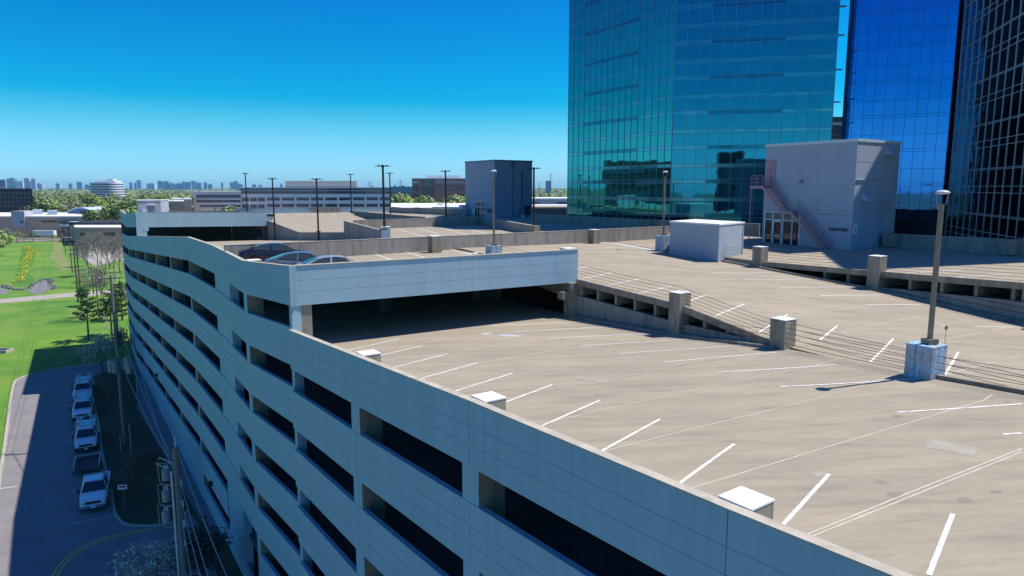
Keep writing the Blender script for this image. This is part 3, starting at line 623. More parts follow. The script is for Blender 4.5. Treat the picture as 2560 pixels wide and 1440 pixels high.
def curtain(parent, A, B, z0, z1, ncol, floors, bands, gm, gmb, bandm, banddark, mull, mw=0.06, proud=0.05, wob=0.0022, darkseg=None):
    """facet A->B (viewer on the right hand side of A->B). floors: list of z of floor lines; bands: [(dz0,dz1)] relative to floor line"""
    A = Vector(A[:2]); B = Vector(B[:2]); u = (B-A).normalized(); n = Vector((u.y, -u.x)); L = (B-A).length; cw = L/ncol
    P = lambda s, zz, o=0.0: Vector((A.x+u.x*s+n.x*o, A.y+u.y*s+n.y*o, zz))
    rnd = random.Random(int(L*1000))
    zs = []
    for i, f in enumerate(floors[:-1]):
        zs.append((f, floors[i+1]))
    for (f0, f1) in zs:
        if f1 < z0 or f0 > z1: continue
        cuts = [0.0]+[c for bnd in bands for c in bnd]+[1.0]; hh = f1-f0
        for i in range(len(cuts)-1):
            glass = MB(gm, gmb); spn = MB(bandm, banddark)
            za = f0+hh*cuts[i]; zb = f0+hh*cuts[i+1]
            if zb-za < 1e-4: continue
            isband = any(abs(cuts[i]-bb[0]) < 1e-6 and abs(cuts[i+1]-bb[1]) < 1e-6 for bb in bands)
            for c in range(ncol):
                s0 = c*cw; s1 = s0+cw
                tx = rnd.uniform(-wob, wob); tz = rnd.uniform(-wob, wob)
                t = spn if isband else glass
                if isband: t.use(banddark if (darkseg and darkseg(c, i)) else bandm)
                else: t.use(gm if rnd.random() < 0.6 else gmb)
                t.quad(P(s0, za, -tx-tz), P(s1, za, tx-tz), P(s1, zb, tx+tz), P(s0, zb, -tx+tz))
            if glass.f: weld(glass).build('glazing_band', parent)
            if spn.f: spn.build('spandrel_band', parent)
    mb = MB(mull)
    for c in range(ncol+1):
        s = min(max(c*cw, mw/2), L-mw/2); a = P(s-mw/2, z0, -0.01); b = P(s+mw/2, z0, -0.01); c1 = P(s+mw/2, z0, proud); d = P(s-mw/2, z0, proud)
        up = Vector((0, 0, z1-z0)); mb.hexa([d, c1, b, a, d+up, c1+up, b+up, a+up])
    for (f0, f1) in zs:
        for cu in sorted(set([0.0]+[c for bnd in bands for c in bnd])):
            zz = f0+(f1-f0)*cu
            if zz < z0 or zz > z1: continue
            a = P(0, zz-mw*.4, -0.01); b = P(L, zz-mw*.4, -0.01); c1 = P(L, zz-mw*.4, proud*0.8); d = P(0, zz-mw*.4, proud*0.8); up = Vector((0, 0, mw*.8))
            mb.hexa([d, c1, b, a, d+up, c1+up, b+up, a+up])
    mb.build('mullion_grid', parent)
def plain_core(parent, poly, z0, z1, m, name='core', rm='steel_grey'):
    mb = MB(m); mb.prism(poly, z0, z1); mb.build(name, parent)
mat('tower_core', (0.03, 0.06, 0.09), rough=0.3)
mat('tower_core_b', (0.02, 0.03, 0.05), rough=0.3)
# tower 1: two facets of one glass, right one's bluer reflection put into its tint
T1c = W(1680, 360, 93).xy; T1l = W(1421, 270, 113).xy; T1r = W(2088, 200, 88.5).xy
tower = thing('glass_tower', (T1c.x, T1c.y, 0), 'teal and blue mirrored glass office tower with a pale corner line behind the garage', 'office tower')
T1TOP = EYE+39
fl = [EYE - 8.27 + 4.36*(i-6) for i in range(0, 19)]
fl = [f for f in fl if f < T1TOP+1]
bnd = [(0.0, 0.11), (0.47, 0.57)]
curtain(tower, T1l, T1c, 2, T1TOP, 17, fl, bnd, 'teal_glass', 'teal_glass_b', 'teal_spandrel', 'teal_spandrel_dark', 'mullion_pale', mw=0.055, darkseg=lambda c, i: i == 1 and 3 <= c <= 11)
curtain(tower, T1c, T1r, 2, T1TOP, 13, fl, bnd, 'sea_glass', 'teal_reflect_tint_b', 'teal_spandrel', 'teal_spandrel_dark', 'mullion_pale', mw=0.055, darkseg=lambda c, i: i == 1 and 3 <= c <= 8)
bk = Vector((9, 28)); i1 = T1l+Vector((.5, .3)); i2 = T1c+Vector((.0, .6)); i3 = T1r+Vector((-.5, .4))
plain_core(tower, [(i1.x, i1.y), (i2.x, i2.y), (i3.x, i3.y), (31, 128), (14.5, 134)], 0, T1TOP, 'tower_core')
for k, yy in enumerate((8, 80, 166, 247, 330)):   # small sun shade fins at the right edge
    q = W(2092, yy+8, 88.6); mb = MB('steel_grey'); mb.box((T1r.x+0.35, T1r.y+0.1, q.z), (0.8, 0.5, 0.12)); mb.build('sunshade_fin', tower)
# tower 2: deep blue
T2l = W(2112, 200, 103).xy; T2r = W(2440, 200, 95.5).xy
tower2 = thing('glass_tower', (T2l.x, T2l.y, 0), 'deep blue mirrored glass tower with dark square grid beside the black tower', 'office tower')
fl2 = [EYE - 6.9 + 4.7*(i-6) for i in range(0, 18)]
curtain(tower2, T2l, T2r, 2, EYE+44, 12, fl2, [(0.5, 0.58)], 'blue_glass', 'blue_glass_b', 'blue_glass', 'blue_glass', 'mullion_dark', mw=0.045, wob=0.0015)
plain_core(tower2, [(T2l.x+.4, T2l.y+.5), (T2r.x+.1, T2r.y+.5), (T2r.x+18, T2r.y+18), (T2l.x+14, T2l.y+20)], 0, EYE+44, 'tower_core')
# tower 3: dark, reflection of dark facades opposite put into the glass colour
T3l = W(2388, 300, 92).xy; T3r0 = W(2560, 330, 70).xy; T3r = T3r0 + (T3r0-T3l)*0.75
tower3 = thing('glass_tower', (T3l.x, T3l.y, 0), 'near black glass tower with grey mullion grid at the edge of the deck', 'office tower')
fl3 = [EYE - 5.7 + 5.05*(i-6) for i in range(0, 18)]
curtain(tower3, T3l, T3r, 2, EYE+29, 17, fl3, [(0.0, 0.14), (0.5, 0.53)], 'black_glass', 'dark_reflect_glass_b', 'black_glass', 'black_glass', 'mullion_grey', mw=0.075, proud=0.08, wob=0.008)
plain_core(tower3, [(T3l.x+.5, T3l.y+.2), (T3r.x+.5, T3r.y), (T3r.x+20, T3r.y+4), (T3l.x+22, T3l.y+8)], 0, EYE+29, 'tower_core_b')
# dark banded building seen through the gap
mat('dark_brown_wall', (0.035, 0.03, 0.04), rough=0.5); mat('pale_band', (0.40, 0.42, 0.46), rough=0.7)
b0 = W(2050, 292, 190); db = thing('office_building', (b0.x, b0.y, 0), 'dark office block with pale bands glimpsed in the gap between two glass towers', 'office building')
mb = MB('dark_brown_wall'); mb.box((b0.x+22, b0.y+15, b0.z/2), (55, 30, b0.z)); mb.build('wall', db)
mb = MB('pale_band')
for i in range(8): mb.box((b0.x+22, b0.y+15, b0.z-1.8-i*4.3), (55.3, 30.3, 0.7))
mb.build('band', db)
# ================================================================ ELEVATOR BUILDING (near)
def local_frame(A, B):
    u = (Vector(B)-Vector(A)).normalized(); return u, Vector((u.y, -u.x))   # along, outward (viewer on the right of A->B)
b1l = W(1904, 602, 71).xy; b1c = W(2126, 622, 62.1).xy; b1r = W(2232, 613, 66.6).xy; zr = W(2143, 346, 62.1).z; zl = zr+0.0; zb = z(5.95)
b1b = b1l + (b1r-b1c)
elev = thing('elevator_building', (b1c.x, b1c.y, zb), 'pale blue grey stair and elevator tower with pink outside stair on the roof deck', 'building')
mb = MB('painted_wall'); mb.prism([tuple(b1l), tuple(b1c), tuple(b1r), tuple(b1b)], zb-0.3, zr-0.25); mb.build('wall', elev)
uf1, nf1 = local_frame(b1l, b1c); us1, ns1 = local_frame(b1c, b1r)
def FP(s, h, o=0.0): return Vector((b1l.x+uf1.x*s+nf1.x*o, b1l.y+uf1.y*s+nf1.y*o, h))   # on the front face
def SPt(s, h, o=0.0): return Vector((b1c.x+us1.x*s+ns1.x*o, b1c.y+us1.y*s+ns1.y*o, h))  # on the right face
LF = (b1c-b1l).length; LS = (b1r-b1c).length
cen = (b1l+b1c+b1r+b1b)/4
sc_ = lambda p, k: (cen.x+(p.x-cen.x)*k, cen.y+(p.y-cen.y)*k)
mb = MB('roof_trim'); mb.prism([sc_(p, 1.015) for p in (b1l, b1c, b1r, b1b)], zr-0.25, zr); mb.build('roof_edge', elev)
def facebox(mb, FPf, s0, s1, z0, z1, o0, o1):
    p = [FPf(s0, z0, o1), FPf(s1, z0, o1), FPf(s1, z0, o0), FPf(s0, z0, o0)]; q = [Vector((v.x, v.y, z1)) for v in p]; mb.hexa(p+q)
def on_face(px, py, A, u):
    """distance along and height on a vertical face through A with direction u, seen at the pixel"""
    r = ray(px, py); den = r.x*u.y-r.y*u.x; s = (A.x*u.y-A.y*u.x)/den; t = (s*r.x-A.x)/u.x if abs(u.x) > abs(u.y) else (s*r.y-A.y)/u.y
    return t, EYE+s*r.z
fF = lambda px, py: on_face(px, py, b1l, uf1); fS = lambda px, py: on_face(px, py, b1c, us1)
# panel grooves
mb = MB('steel_grey')
for py in (405, 462, 528):
    s, h = fF(2130, py); facebox(mb, FP, 0.02, LF-0.02, h-0.012, h+0.012, -0.02, 0.006)
    facebox(mb, SPt, 0.02, LS-0.02, h-0.012, h+0.012, -0.02, 0.006)
mb.build('panel_joint', elev)
# entrance glazing under the stair
s0, h1 = fF(1915, 529); s1, _ = fF(2002, 533); _, h0 = fF(1960, 609); h0 = zb+0.05; hm = h0+(h1-h0)*0.78
gl = MB('dark_glass'); facebox(gl, FP, s0, s1, h0, h1, 0.0, 0.03); g = gl.build('entrance_window', elev)
fr = MB('frame_white')
cols = [s0]+[fF(px, 570)[0] for px in (1932, 1958, 1981)]+[s1]
for s in cols: facebox(fr, FP, s-0.05, s+0.05, h0, h1, 0.0, 0.10)
for h in (h0+0.04, hm, h1): facebox(fr, FP, s0, s1, h-0.05, h+0.05, 0.0, 0.09)
fr.build('frame', g)
lv = MB('steel_grey')
for i in range(6): facebox(lv, FP, s0, s1, hm+0.12+i*0.13, hm+0.17+i*0.13, 0.03, 0.07)
lv.build('louvre', g)
sd0, sd1 = cols[1], cols[2]; dr = MB('frame_white')
for a_, b_ in ((sd0+0.06, sd0+0.2), (sd1-0.2, sd1-0.06)): facebox(dr, FP, a_, b_, h0, hm-0.06, 0.03, 0.14)
for a_, b_ in ((h0+0.02, h0+0.3), (h0+1.05, h0+1.15), (hm-0.2, hm-0.06)): facebox(dr, FP, sd0+0.06, sd1-0.06, a_, b_, 0.03, 0.14)
d_ = dr.build('door', elev); hb_ = MB('steel_grey'); facebox(hb_, FP, sd0+0.12, sd0+0.16, h0+0.8, h0+1.3, 0.14, 0.19); hb_.build('handle', d_)
# upper door
s0, h1 = fF(1917, 401); s1, h0 = fF(1938, 456); sc0, hL = fF(1917, 464)
mb = MB('pink_steel'); facebox(mb, FP, s0+0.05, s1, hL, h1, 0.0, 0.07); d_ = mb.build('door', elev, 'dusty pink steel door at the top of the stair')
mb = MB('sign_dark'); facebox(mb, FP, (s0+s1)/2-0.12, (s0+s1)/2+0.15, h1-1.0, h1-0.92, 0.07, 0.08); mb.build('door_sign', d_)
# stair: landing, flight, mid landing, flight
LZ = hL-0.02
sA = fF(1897, 464)[0]; sB, _ = fF(1926, 466); sM0, zM = fF(1973, 527); sM1, _ = fF(1996, 529); sE, _ = fF(2083, 615); zE = zb+0.05
st = thing('outside_stair', (b1l.x, b1l.y, zb), 'pink painted steel stair climbing the front of the elevator tower', 'stair')
SW = 1.15; OI = 0.12
def flight(sa, za, sb, zb_, nst):
    mb = MB('pink_steel')
    for o in (OI, SW):
        a = FP(sa, za, o); b = FP(sb, zb_, o); w_ = nf1.to_3d()*0.05; up = Vector((0, 0, 0.13)); dn = Vector((0, 0, -0.2))
        mb.hexa([a+dn+w_, b+dn+w_, b+dn-w_, a+dn-w_, a+up+w_, b+up+w_, b+up-w_, a+up-w_])
    s_ = mb.build('stringer', st)
    mb = MB('pink_steel')
    for i in range(nst):
        t = (i+0.5)/nst; s = sa+(sb-sa)*t; zz = za+(zb_-za)*t; facebox(mb, FP, s-0.13, s+0.13, zz-0.02, zz+0.02, OI, SW)
    mb.build('tread', st)['kind'] = 'stuff'
    mb = MB('pink_steel')
    for o in (OI, SW):
        for hh in (1.0, 0.55):
            mb.tube([FP(sa, za+hh, o), FP(sb, zb_+hh, o)], 0.025, 5)
        for i in range(0, 5):
            t = i/4; mb.tube([FP(sa+(sb-sa)*t, za+(zb_-za)*t, o), FP(sa+(sb-sa)*t, za+(zb_-za)*t+1.0, o)], 0.022, 4)
    mb.build('handrail', st)
mb = MB('pink_steel'); facebox(mb, FP, sA, sB, LZ-0.28, LZ, OI-0.1, SW+0.05); mb.build('landing', st); mb = MB('pink_steel'); facebox(mb, FP, sM0, sM1, zM-0.28, zM, OI, SW+0.05); mb.build('landing', st)
flight(sB, LZ, sM0, zM, 11); flight(sM1, zM, sE, zE, 14)
mb = MB('pink_steel')
for hh in (1.0, 0.7, 0.4): mb.tube([FP(sA, LZ+hh, OI), FP(sA, LZ+hh, SW), FP(sB, LZ+hh, SW)], 0.025, 5)
for s, o in ((sA, OI), (sA, SW), ((sA+sB)/2, SW), (sB, SW)): mb.tube([FP(s, LZ, o), FP(s, LZ+1.0, o)], 0.025, 4)
mb.build('guardrail', st)
mb = MB('pink_steel'); mb.tube([FP(sA+0.1, LZ-.2, SW), FP(sA+0.1, zb, SW)], 0.055, 6); mb.build('post', st)
mb = MB('pink_steel'); mb.tube([FP(sM0+0.1, zM-.2, SW), FP(sM0+0.1, zb, SW)], 0.055, 6); mb.build('post', st)
# text, sign, hoods, pipes
s, h = fF(2072, 576); text_part('lettering', 'ELEVATORS', 0.37, 'sign_dark', FP(s, h, 0.03), (uf1.x, uf1.y, 0), elev, bold=0.014)
for o_ in [c for c in elev.children if c.name.startswith('lettering')]: pass
s0, h1 = fS(2134, 568); s1, h0 = fS(2142, 584); mb = MB('white_cap'); facebox(mb, SPt, s0, s0+0.62, h0, h0+0.85, 0.0, 0.03); sg = mb.build('level_sign', elev)
text_part('lettering', 'LEVEL', 0.17, 'sign_dark', SPt(s0+0.07, h0+0.62, 0.04), (us1.x, us1.y, 0), sg, extrude=0.005); text_part('lettering', '8', 0.5, 'sign_dark', SPt(s0+0.18, h0+0.12, 0.04), (us1.x, us1.y, 0), sg, extrude=0.005, bold=0.01)
def hood(px, py, wv, hv):
    s, h = fS(px, py); mb = MB('painted_wall')
    a, b = s, s+wv
    p = [SPt(a, h-hv, 0.75), SPt(b, h-hv, 0.75), SPt(b, h-hv, 0.0), SPt(a, h-hv, 0.0), SPt(a, h, 0.12), SPt(b, h, 0.12), SPt(b, h, 0.0), SPt(a, h, 0.0)]
    mb.hexa(p); mb.build('vent_hood', elev)
hood(2211, 361, 1.15, 0.95); hood(2152, 483, 0.95, 0.68); hood(2202, 482, 0.95, 0.68)
mb = MB('painted_wall'); s, h = fS(2200, 450); mb.tube([SPt(0.2, h, 0.06), SPt(s, h, 0.06), SPt(s, zb, 0.06)], 0.05, 6); mb.tube([SPt(1.2, fS(2150, 530)[1], 0.04), SPt(1.2, zb, 0.04)], 0.02, 5); mb.build('pipe', elev)
s, h = fF(2004, 454); mb = MB('steel_grey'); facebox(mb, FP, s-0.16, s+0.16, h-0.15, h+0.15, 0.0, 0.25); mb.build('wall_lamp', elev)
mb = MB('white_cap'); s, h = fF(2039, 617); mb.tube([FP(s, zb, 0.12), FP(s, zb+0.55, 0.12)], 0.07, 8); mb.build('standpipe', elev)
mb = MB('white_cap'); s, h = fF(1908, 600); facebox(mb, FP, s-0.15, s+0.3, zb, zb+0.45, 0.0, 0.3); mb.build('utility_box', elev)
s, h = fF(2046, 500); mb = MB('steel_grey'); mb.tube([FP(s, h+0.3, 0.03), FP(s, h-1.3, 0.03), FP(LF-0.1, h-1.3, 0.03)], 0.018, 4); mb.build('conduit', elev)
# ================================================================ WHITE BOX on the deck
wl = W(1673, 631, 62.3).xy; wc = W(1795, 648, 57.2).xy; wr = W(1857, 637, 60.8).xy; wb = wl+(wr-wc); zt = W(1797, 560, 57.2).z
bx = thing('pump_house', (wc.x, wc.y, z(6.1)), 'plain white painted box building with flat roof beside the cable rail', 'shed')
mb = MB('painted_wall'); mb.prism([tuple(p) for p in (wl, wc, wr, wb)], z(6.3), zt-0.12); mb.build('wall', bx)
cen = (wl+wc+wr+wb)/4
mb = MB('white_roof'); mb.prism([sc_(p, 1.02) for p in (wl, wc, wr, wb)], zt-0.12, zt); mb.build('roof', bx)
mb = MB('steel_grey'); uw, nw_ = local_frame(wc, wr); q = wc+uw*((wr-wc).length-0.25)
mb.tube([(q.x+nw_.x*.03, q.y+nw_.y*.03, z(6.1)), (q.x+nw_.x*.03, q.y+nw_.y*.03, zt-.2)], 0.02, 4); mb.build('downpipe', bx)
# ================================================================ FAR ELEVATOR BUILDING
e1l = W(1164, 541, 131).xy; e1c = W(1237, 545, 122).xy; e1r = W(1330, 552, 127).xy; e1b = e1l+(e1r-e1c); zt = W(1237, 399, 122).z; zb = z(5.45)
el2 = thing('elevator_building', (e1c.x, e1c.y, zb), 'far blue grey elevator tower with glazed double door and teal roof trim', 'building')
mb = MB('painted_wall'); mb.prism([tuple(p) for p in (e1l, e1c, e1r, e1b)], zb-0.2, zt-0.25); mb.build('wall', el2)
cen = (e1l+e1c+e1r+e1b)/4; mb = MB('teal_trim'); mb.prism([sc_(p, 1.015) for p in (e1l, e1c, e1r, e1b)], zt-0.25, zt); mb.build('roof_edge', el2)
uA, nA = local_frame(e1l, e1c); uB, nB = local_frame(e1c, e1r)
FA = lambda s, h, o=0.0: Vector((e1l.x+uA.x*s+nA.x*o, e1l.y+uA.y*s+nA.y*o, h)); FB = lambda s, h, o=0.0: Vector((e1c.x+uB.x*s+nB.x*o, e1c.y+uB.y*s+nB.y*o, h))
fA = lambda px, py: on_face(px, py, e1l, uA); fB = lambda px, py: on_face(px, py, e1c, uB)
s0, h1 = fA(1188, 504); s1, _ = fA(1214, 504); gl = MB('dark_glass'); facebox(gl, FA, s0, s1, zb, h1, 0, 0.04); g = gl.build('entrance_window', el2)
fr = MB('frame_white')
for t in (0, .24, .55, .80, 1): s = s0+(s1-s0)*t; facebox(fr, FA, s-0.05, s+0.05, zb, h1, 0, 0.12)
hm = zb+(h1-zb)*0.68
for h in (hm, h1): facebox(fr, FA, s0, s1, h-0.06, h+0.06, 0, 0.11)
fr.build('frame', g)
mb = MB('sign_dark')
s, h = fA(1217.5, 526); text_part('lettering', 'ELEVATORS', 0.42, 'sign_dark', FA(s, h, 0.03), (uA.x, uA.y, 0), el2, bold=0.01)
s, h = fA(1220, 531.5); text_part('lettering', 'STAIRS', 0.42, 'sign_dark', FA(s, h, 0.03), (uA.x, uA.y, 0), el2, bold=0.01)
s, h = fA(1183, 527); mb = MB('white_cap'); facebox(mb, FA, s-0.25, s+0.25, h-0.5, h+0.3, 0, 0.04); mb.build('level_sign', el2)
mb = MB('steel_grey'); s, h = fB(1279, 408); facebox(mb, FB, s-0.35, s+0.35, h-0.5, h+0.3, 0, 0.4); mb.tube([FB(s, h-.4, .15), FB(s, zb, .15)], 0.13, 6); mb.build('downpipe', el2)
mb = MB('sign_dark'); s, h = fB(1304, 426); mb.tube([FB(s, h, .12), FB(s, zb+2.6, .12)], 0.09, 6); mb.build('conduit', el2)
mb = MB('steel_grey')
for i in range(1, 4): hh = zb+(zt-zb)*i/4; facebox(mb, FA, 0.02, (e1c-e1l).length-.02, hh-.012, hh+.012, -.02, .006); facebox(mb, FB, 0.02, (e1r-e1c).length-.02, hh-.012, hh+.012, -.02, .006)
mb.build('panel_joint', el2)
q = fB(1303, 545); ac = FB(q[0], zb, 1.2); t = thing('condenser_unit', ac, 'dark outdoor cooling unit beside the far elevator tower', 'air conditioner')
mb = MB('steel_grey'); mb.box(ac+Vector((0, 0, 1.35)), (1.5, 1.0, 1.7), math.atan2(uB.y, uB.x)); mb.build('casing', t)
mb = MB('sign_dark'); mb.box(ac+Vector((nB.x*.5, nB.y*.5, 1.35)), (1.1, 0.06, 1.4), math.atan2(uB.y, uB.x)); mb.build('grille', t)
mb = MB('white_cap')
for s in (-.6, .6): mb.box(ac+Vector((uB.x*s, uB.y*s, 0.25)), (0.15, 0.8, 0.5), math.atan2(uB.y, uB.x))
mb.build('stand', t)
q = FA(fA(1167, 535)[0], zb, 0.9); t = thing('utility_cabinet', q, 'pale blue cabinet standing left of the far elevator tower door', 'cabinet')
mb = MB('roof_trim'); mb.box(q+Vector((0, 0, 1.1)), (1.3, 0.8, 2.1), math.atan2(uA.y, uA.x)); mb.build('body', t)
mb = MB('steel_grey'); mb.box(q+Vector((nA.x*.42, nA.y*.42, 1.3)), (0.06, 0.06, 0.35), math.atan2(uA.y, uA.x)); mb.build('handle', t)
# meter cabinet by the black pole in the middle
q = W(965, 596, 70.0); t = thing('utility_cabinet', (q.x, q.y, z(5.2)), 'pale painted cabinet block at the foot of the tallest black light pole', 'cabinet')
mb = MB('roof_trim'); mb.box((q.x, q.y, z(5.2)+0.6), (0.85, 0.8, 1.25), 0.2); mb.build('body', t)
mb = MB('white_cap'); mb.box((q.x, q.y, z(5.2)+1.25), (0.92, 0.87, 0.06), 0.2); mb.build('lid', t)
q2 = W(953, 594, 70.6); mb = MB('pale_paint'); mb.box((q2.x, q2.y, z(5.2)+0.5), (0.4, 0.5, 1.1), 0.2); mb.build('side_box', t)
# stair shed on the far roof corner
sl = W(345, 529, 124).xy; sr = W(403, 529, 126).xy; u_, n_ = local_frame(sl, sr); zt = W(350, 500, 124).z
t = thing('roof_shed', (sl.x, sl.y, z(4.9)), 'small ribbed blue grey shed with dark door on the far roof corner', 'shed')
p4 = [sl, sr, sr+Vector((-.5, 4)), sl+Vector((-1.5, 3.6))]
mb = MB('painted_wall'); mb.prism([tuple(p) for p in p4], z(5.0), zt-0.12); mb.build('wall', t)
cen = sum(p4, Vector((0, 0)))/4; mb = MB('white_roof'); mb.prism([sc_(p, 1.06) for p in p4], zt-0.12, zt); mb.build('roof', t)
FQ = lambda s, h, o=0.0: Vector((sl.x+u_.x*s+n_.x*o, sl.y+u_.y*s+n_.y*o, h))
fq = lambda px, py: on_face(px, py, sl, u_)
s0, h1 = fq(370, 513); s1, _ = fq(388, 513); mb = MB('steel_grey'); facebox(mb, FQ, s0, s1, z(4.9), h1, 0, 0.06); mb.build('door', t)
mb = MB('white_roof'); facebox(mb, FQ, s0-.1, s1+.1, h1, h1+.08, 0, 0.5); mb.build('canopy', t)
s0, h1 = fq(353.5, 522); s1, _ = fq(366, 522); mb = MB('roof_trim'); facebox(mb, FQ, s0, s1, z(4.9), h1, 0.1, 1.0); mb.build('cabinet', t)
# ================================================================ GROUND AND STREET LEVEL
mat('grass', (0.065, 0.20, 0.012), (0.165, 0.285, 0.02), scale=0.05, c3=(0.22, 0.25, 0.07), scale3=0.16, f3=0.75, rough=0.95, bump=0.3, bscale=3, coords='World', detail=8)
mat('land', (0.10, 0.13, 0.05), (0.16, 0.155, 0.10), scale=0.008, c3=(0.22, 0.20, 0.18), scale3=0.02, f3=0.8, rough=0.95, coords='World', detail=10)
mat('dirt_turf', (0.05, 0.07, 0.02), (0.06, 0.055, 0.03), scale=0.6, rough=0.95, coords='World', bump=0.3, bscale=4)
mat('swale_grass', (0.05, 0.18, 0.012), (0.08, 0.21, 0.015), scale=0.08, rough=0.95, coords='World')
mat('dry_grass', (0.24, 0.24, 0.09), (0.16, 0.22, 0.05), scale=0.15, rough=0.95, coords='World', detail=8)
mat('flower_yellow', (0.60, 0.52, 0.02), (0.40, 0.42, 0.02), scale=2.0, rough=0.9)
mat('lot_concrete', (0.25, 0.23, 0.225), (0.205, 0.19, 0.19), scale=0.3, c3=(0.13, 0.12, 0.12), scale3=0.8, f3=0.3, rough=0.9, coords='World')
mat('path_concrete', (0.42, 0.37, 0.31), (0.34, 0.30, 0.26), scale=0.3, rough=0.9, coords='World')
mat('kerb_concrete', (0.46, 0.42, 0.35), (0.36, 0.33, 0.28), scale=1, rough=0.9, coords='World')
mat('riprap', (0.28, 0.27, 0.26), (0.10, 0.10, 0.10), scale=1.2, rough=0.95, coords='World', bump=0.6, bscale=2)
mat('asphalt', (0.07, 0.07, 0.075), (0.09, 0.09, 0.09), scale=0.5, rough=0.9, coords='World')
mat('road_yellow', (0.80, 0.55, 0.10), (0.70, 0.50, 0.14), scale=2, rough=0.8)
def G(px, py): v = WZ(px, py, 0.0); return (v.x, v.y)
def sheet(name, poly, zz, m, label=None, kind='structure'):
    mb = MB(m); mb.v = [Vector((p[0], p[1], zz)) for p in poly]
    A = sum(poly[i][0]*poly[(i+1) % len(poly)][1]-poly[(i+1) % len(poly)][0]*poly[i][1] for i in range(len(poly)))
    idx = list(range(len(poly)));  idx = idx if A > 0 else idx[::-1]
    mb.face(idx); o = mb.build(name); return tag(o, label, kind=kind)
def smooth(pts, k=3):
    P = [Vector((p[0], p[1])) for p in pts]; outp = []
    for i in range(len(P)-1):
        p0 = P[max(i-1, 0)]; p1 = P[i]; p2 = P[i+1]; p3 = P[min(i+2, len(P)-1)]
        for j in range(k):
            t = j/k; outp.append(0.5*((2*p1)+(p2-p0)*t+(2*p0-5*p1+4*p2-p3)*t*t+(3*p1-p0-3*p2+p3)*t**3))
    outp.append(P[-1]); return outp
def strip(mb, pts, width, zz, hgt=None):
    P = [Vector((p[0], p[1])) for p in pts]; prev = None
    for i, p in enumerate(P):
        t = (P[min(i+1, len(P)-1)]-P[max(i-1, 0)]).normalized(); n = Vector((-t.y, t.x))*width/2
        a = Vector((p.x+n.x, p.y+n.y, zz)); b = Vector((p.x-n.x, p.y-n.y, zz))
        if prev:
            if hgt is None: mb.quad(prev[1], b, a, prev[0])
            else:
                up = Vector((0, 0, hgt)); mb.hexa([prev[1], b, a, prev[0], prev[1]+up, b+up, a+up, prev[0]+up])
        prev = (a, b)
S = 14000
sheet('ground', [(-S, -3000), (S, -3000), (S, S), (-S, S)], -0.06, 'land')
# green field left of the garage
sheet('grass_field', [G(-900, 1180), G(-500, 700), G(-60, 604), G(45, 606), G(150, 603), G(192, 616), G(300, 640), G(330, 760), G(345, 912), (-40, 78), (-20, 30), (-60, 0), (-180, -30)], -0.03, 'grass')
kl = [G(0, 1192), G(11, 1120), G(19, 1060), G(27, 1000), G(37, 957), G(60, 942), G(100, 931), G(150, 921), G(262, 908), G(330, 900)]
k0 = Vector(kl[0]); kd = (Vector(kl[0])-Vector(kl[2])).normalized()
near_k = [tuple(k0+kd*d) for d in (60, 30, 12)]
kerbline = smooth(near_k+kl, 4)
sheet('parking_lot', [tuple(p) for p in kerbline]+[(-50, 100), (10, 0), (10, -60)], 0.0, 'lot_concrete')
mb = MB('kerb_concrete'); strip(mb, kerbline, 0.32, -0.03, 0.17); tag(mb.build('kerb'), 'long curved concrete kerb between the parking lot and the green field', 'kerb', kind='structure')
isl = smooth([G(345, 1000), G(335, 922), G(300, 925), G(262, 931), G(238, 940), G(228, 953), G(230, 985), G(247, 1060), G(257, 1140), G(277, 1220), G(287, 1280), G(297, 1298), G(312, 1311), G(345, 1316), G(390, 1315), G(430, 1308), G(470, 1280)], 3)
gz = [tuple(p) for p in isl]
sheet('planting_strip', gz+[(-26, 56), (-50, 90)], 0.13, 'dirt_turf')
mb = MB('kerb_concrete'); strip(mb, isl, 0.18, -0.02, 0.17); tag(mb.build('kerb'), 'concrete kerb round the dark planting strip beside the garage', 'kerb', kind='structure')
isl2 = smooth([G(500, 1372), G(540, 1352), G(575, 1350), G(600, 1400), G(640, 1500), G(700, 1700)], 3)
i2 = [tuple(p) for p in isl2]+[G(640, 1800), G(575, 1500), G(525, 1400)]
sheet('planting_strip', i2, 0.13, 'dirt_turf')
mb = MB('line_white')
for l in ((182, 1163, 258, 1147), (182, 1310, 287, 1286), (175, 1231, 220, 1222), (157, 979, 228, 963), (160, 1016, 226, 1008), (163, 1059, 235, 1046), (168, 1107, 240, 1094), (0, 1222, 42, 1216)):
    strip(mb, [G(l[0], l[1]), G(l[2], l[3])], 0.11, 0.012)
tag(mb.build('lot_marking'), 'thin white stall lines painted on the shaded lot', kind='structure')
mb = MB('road_yellow'); yl = smooth([G(385, 1322), G(320, 1334), G(260, 1348), G(212, 1367), G(180, 1387), G(155, 1412), G(138, 1440), G(128, 1480)], 4)
def offs(pts, d):
    P = [Vector(p) for p in pts]; o_ = []
    for i, p in enumerate(P):
        t = (P[min(i+1, len(P)-1)]-P[max(i-1, 0)]).normalized(); o_.append(p+Vector((-t.y, t.x))*d)
    return o_
strip(mb, offs(yl, 0.17), 0.15, 0.012); strip(mb, offs(yl, -0.17), 0.15, 0.012)
tag(mb.build('lane_marking'), 'curved double yellow line turning into the garage entrance', kind='structure')
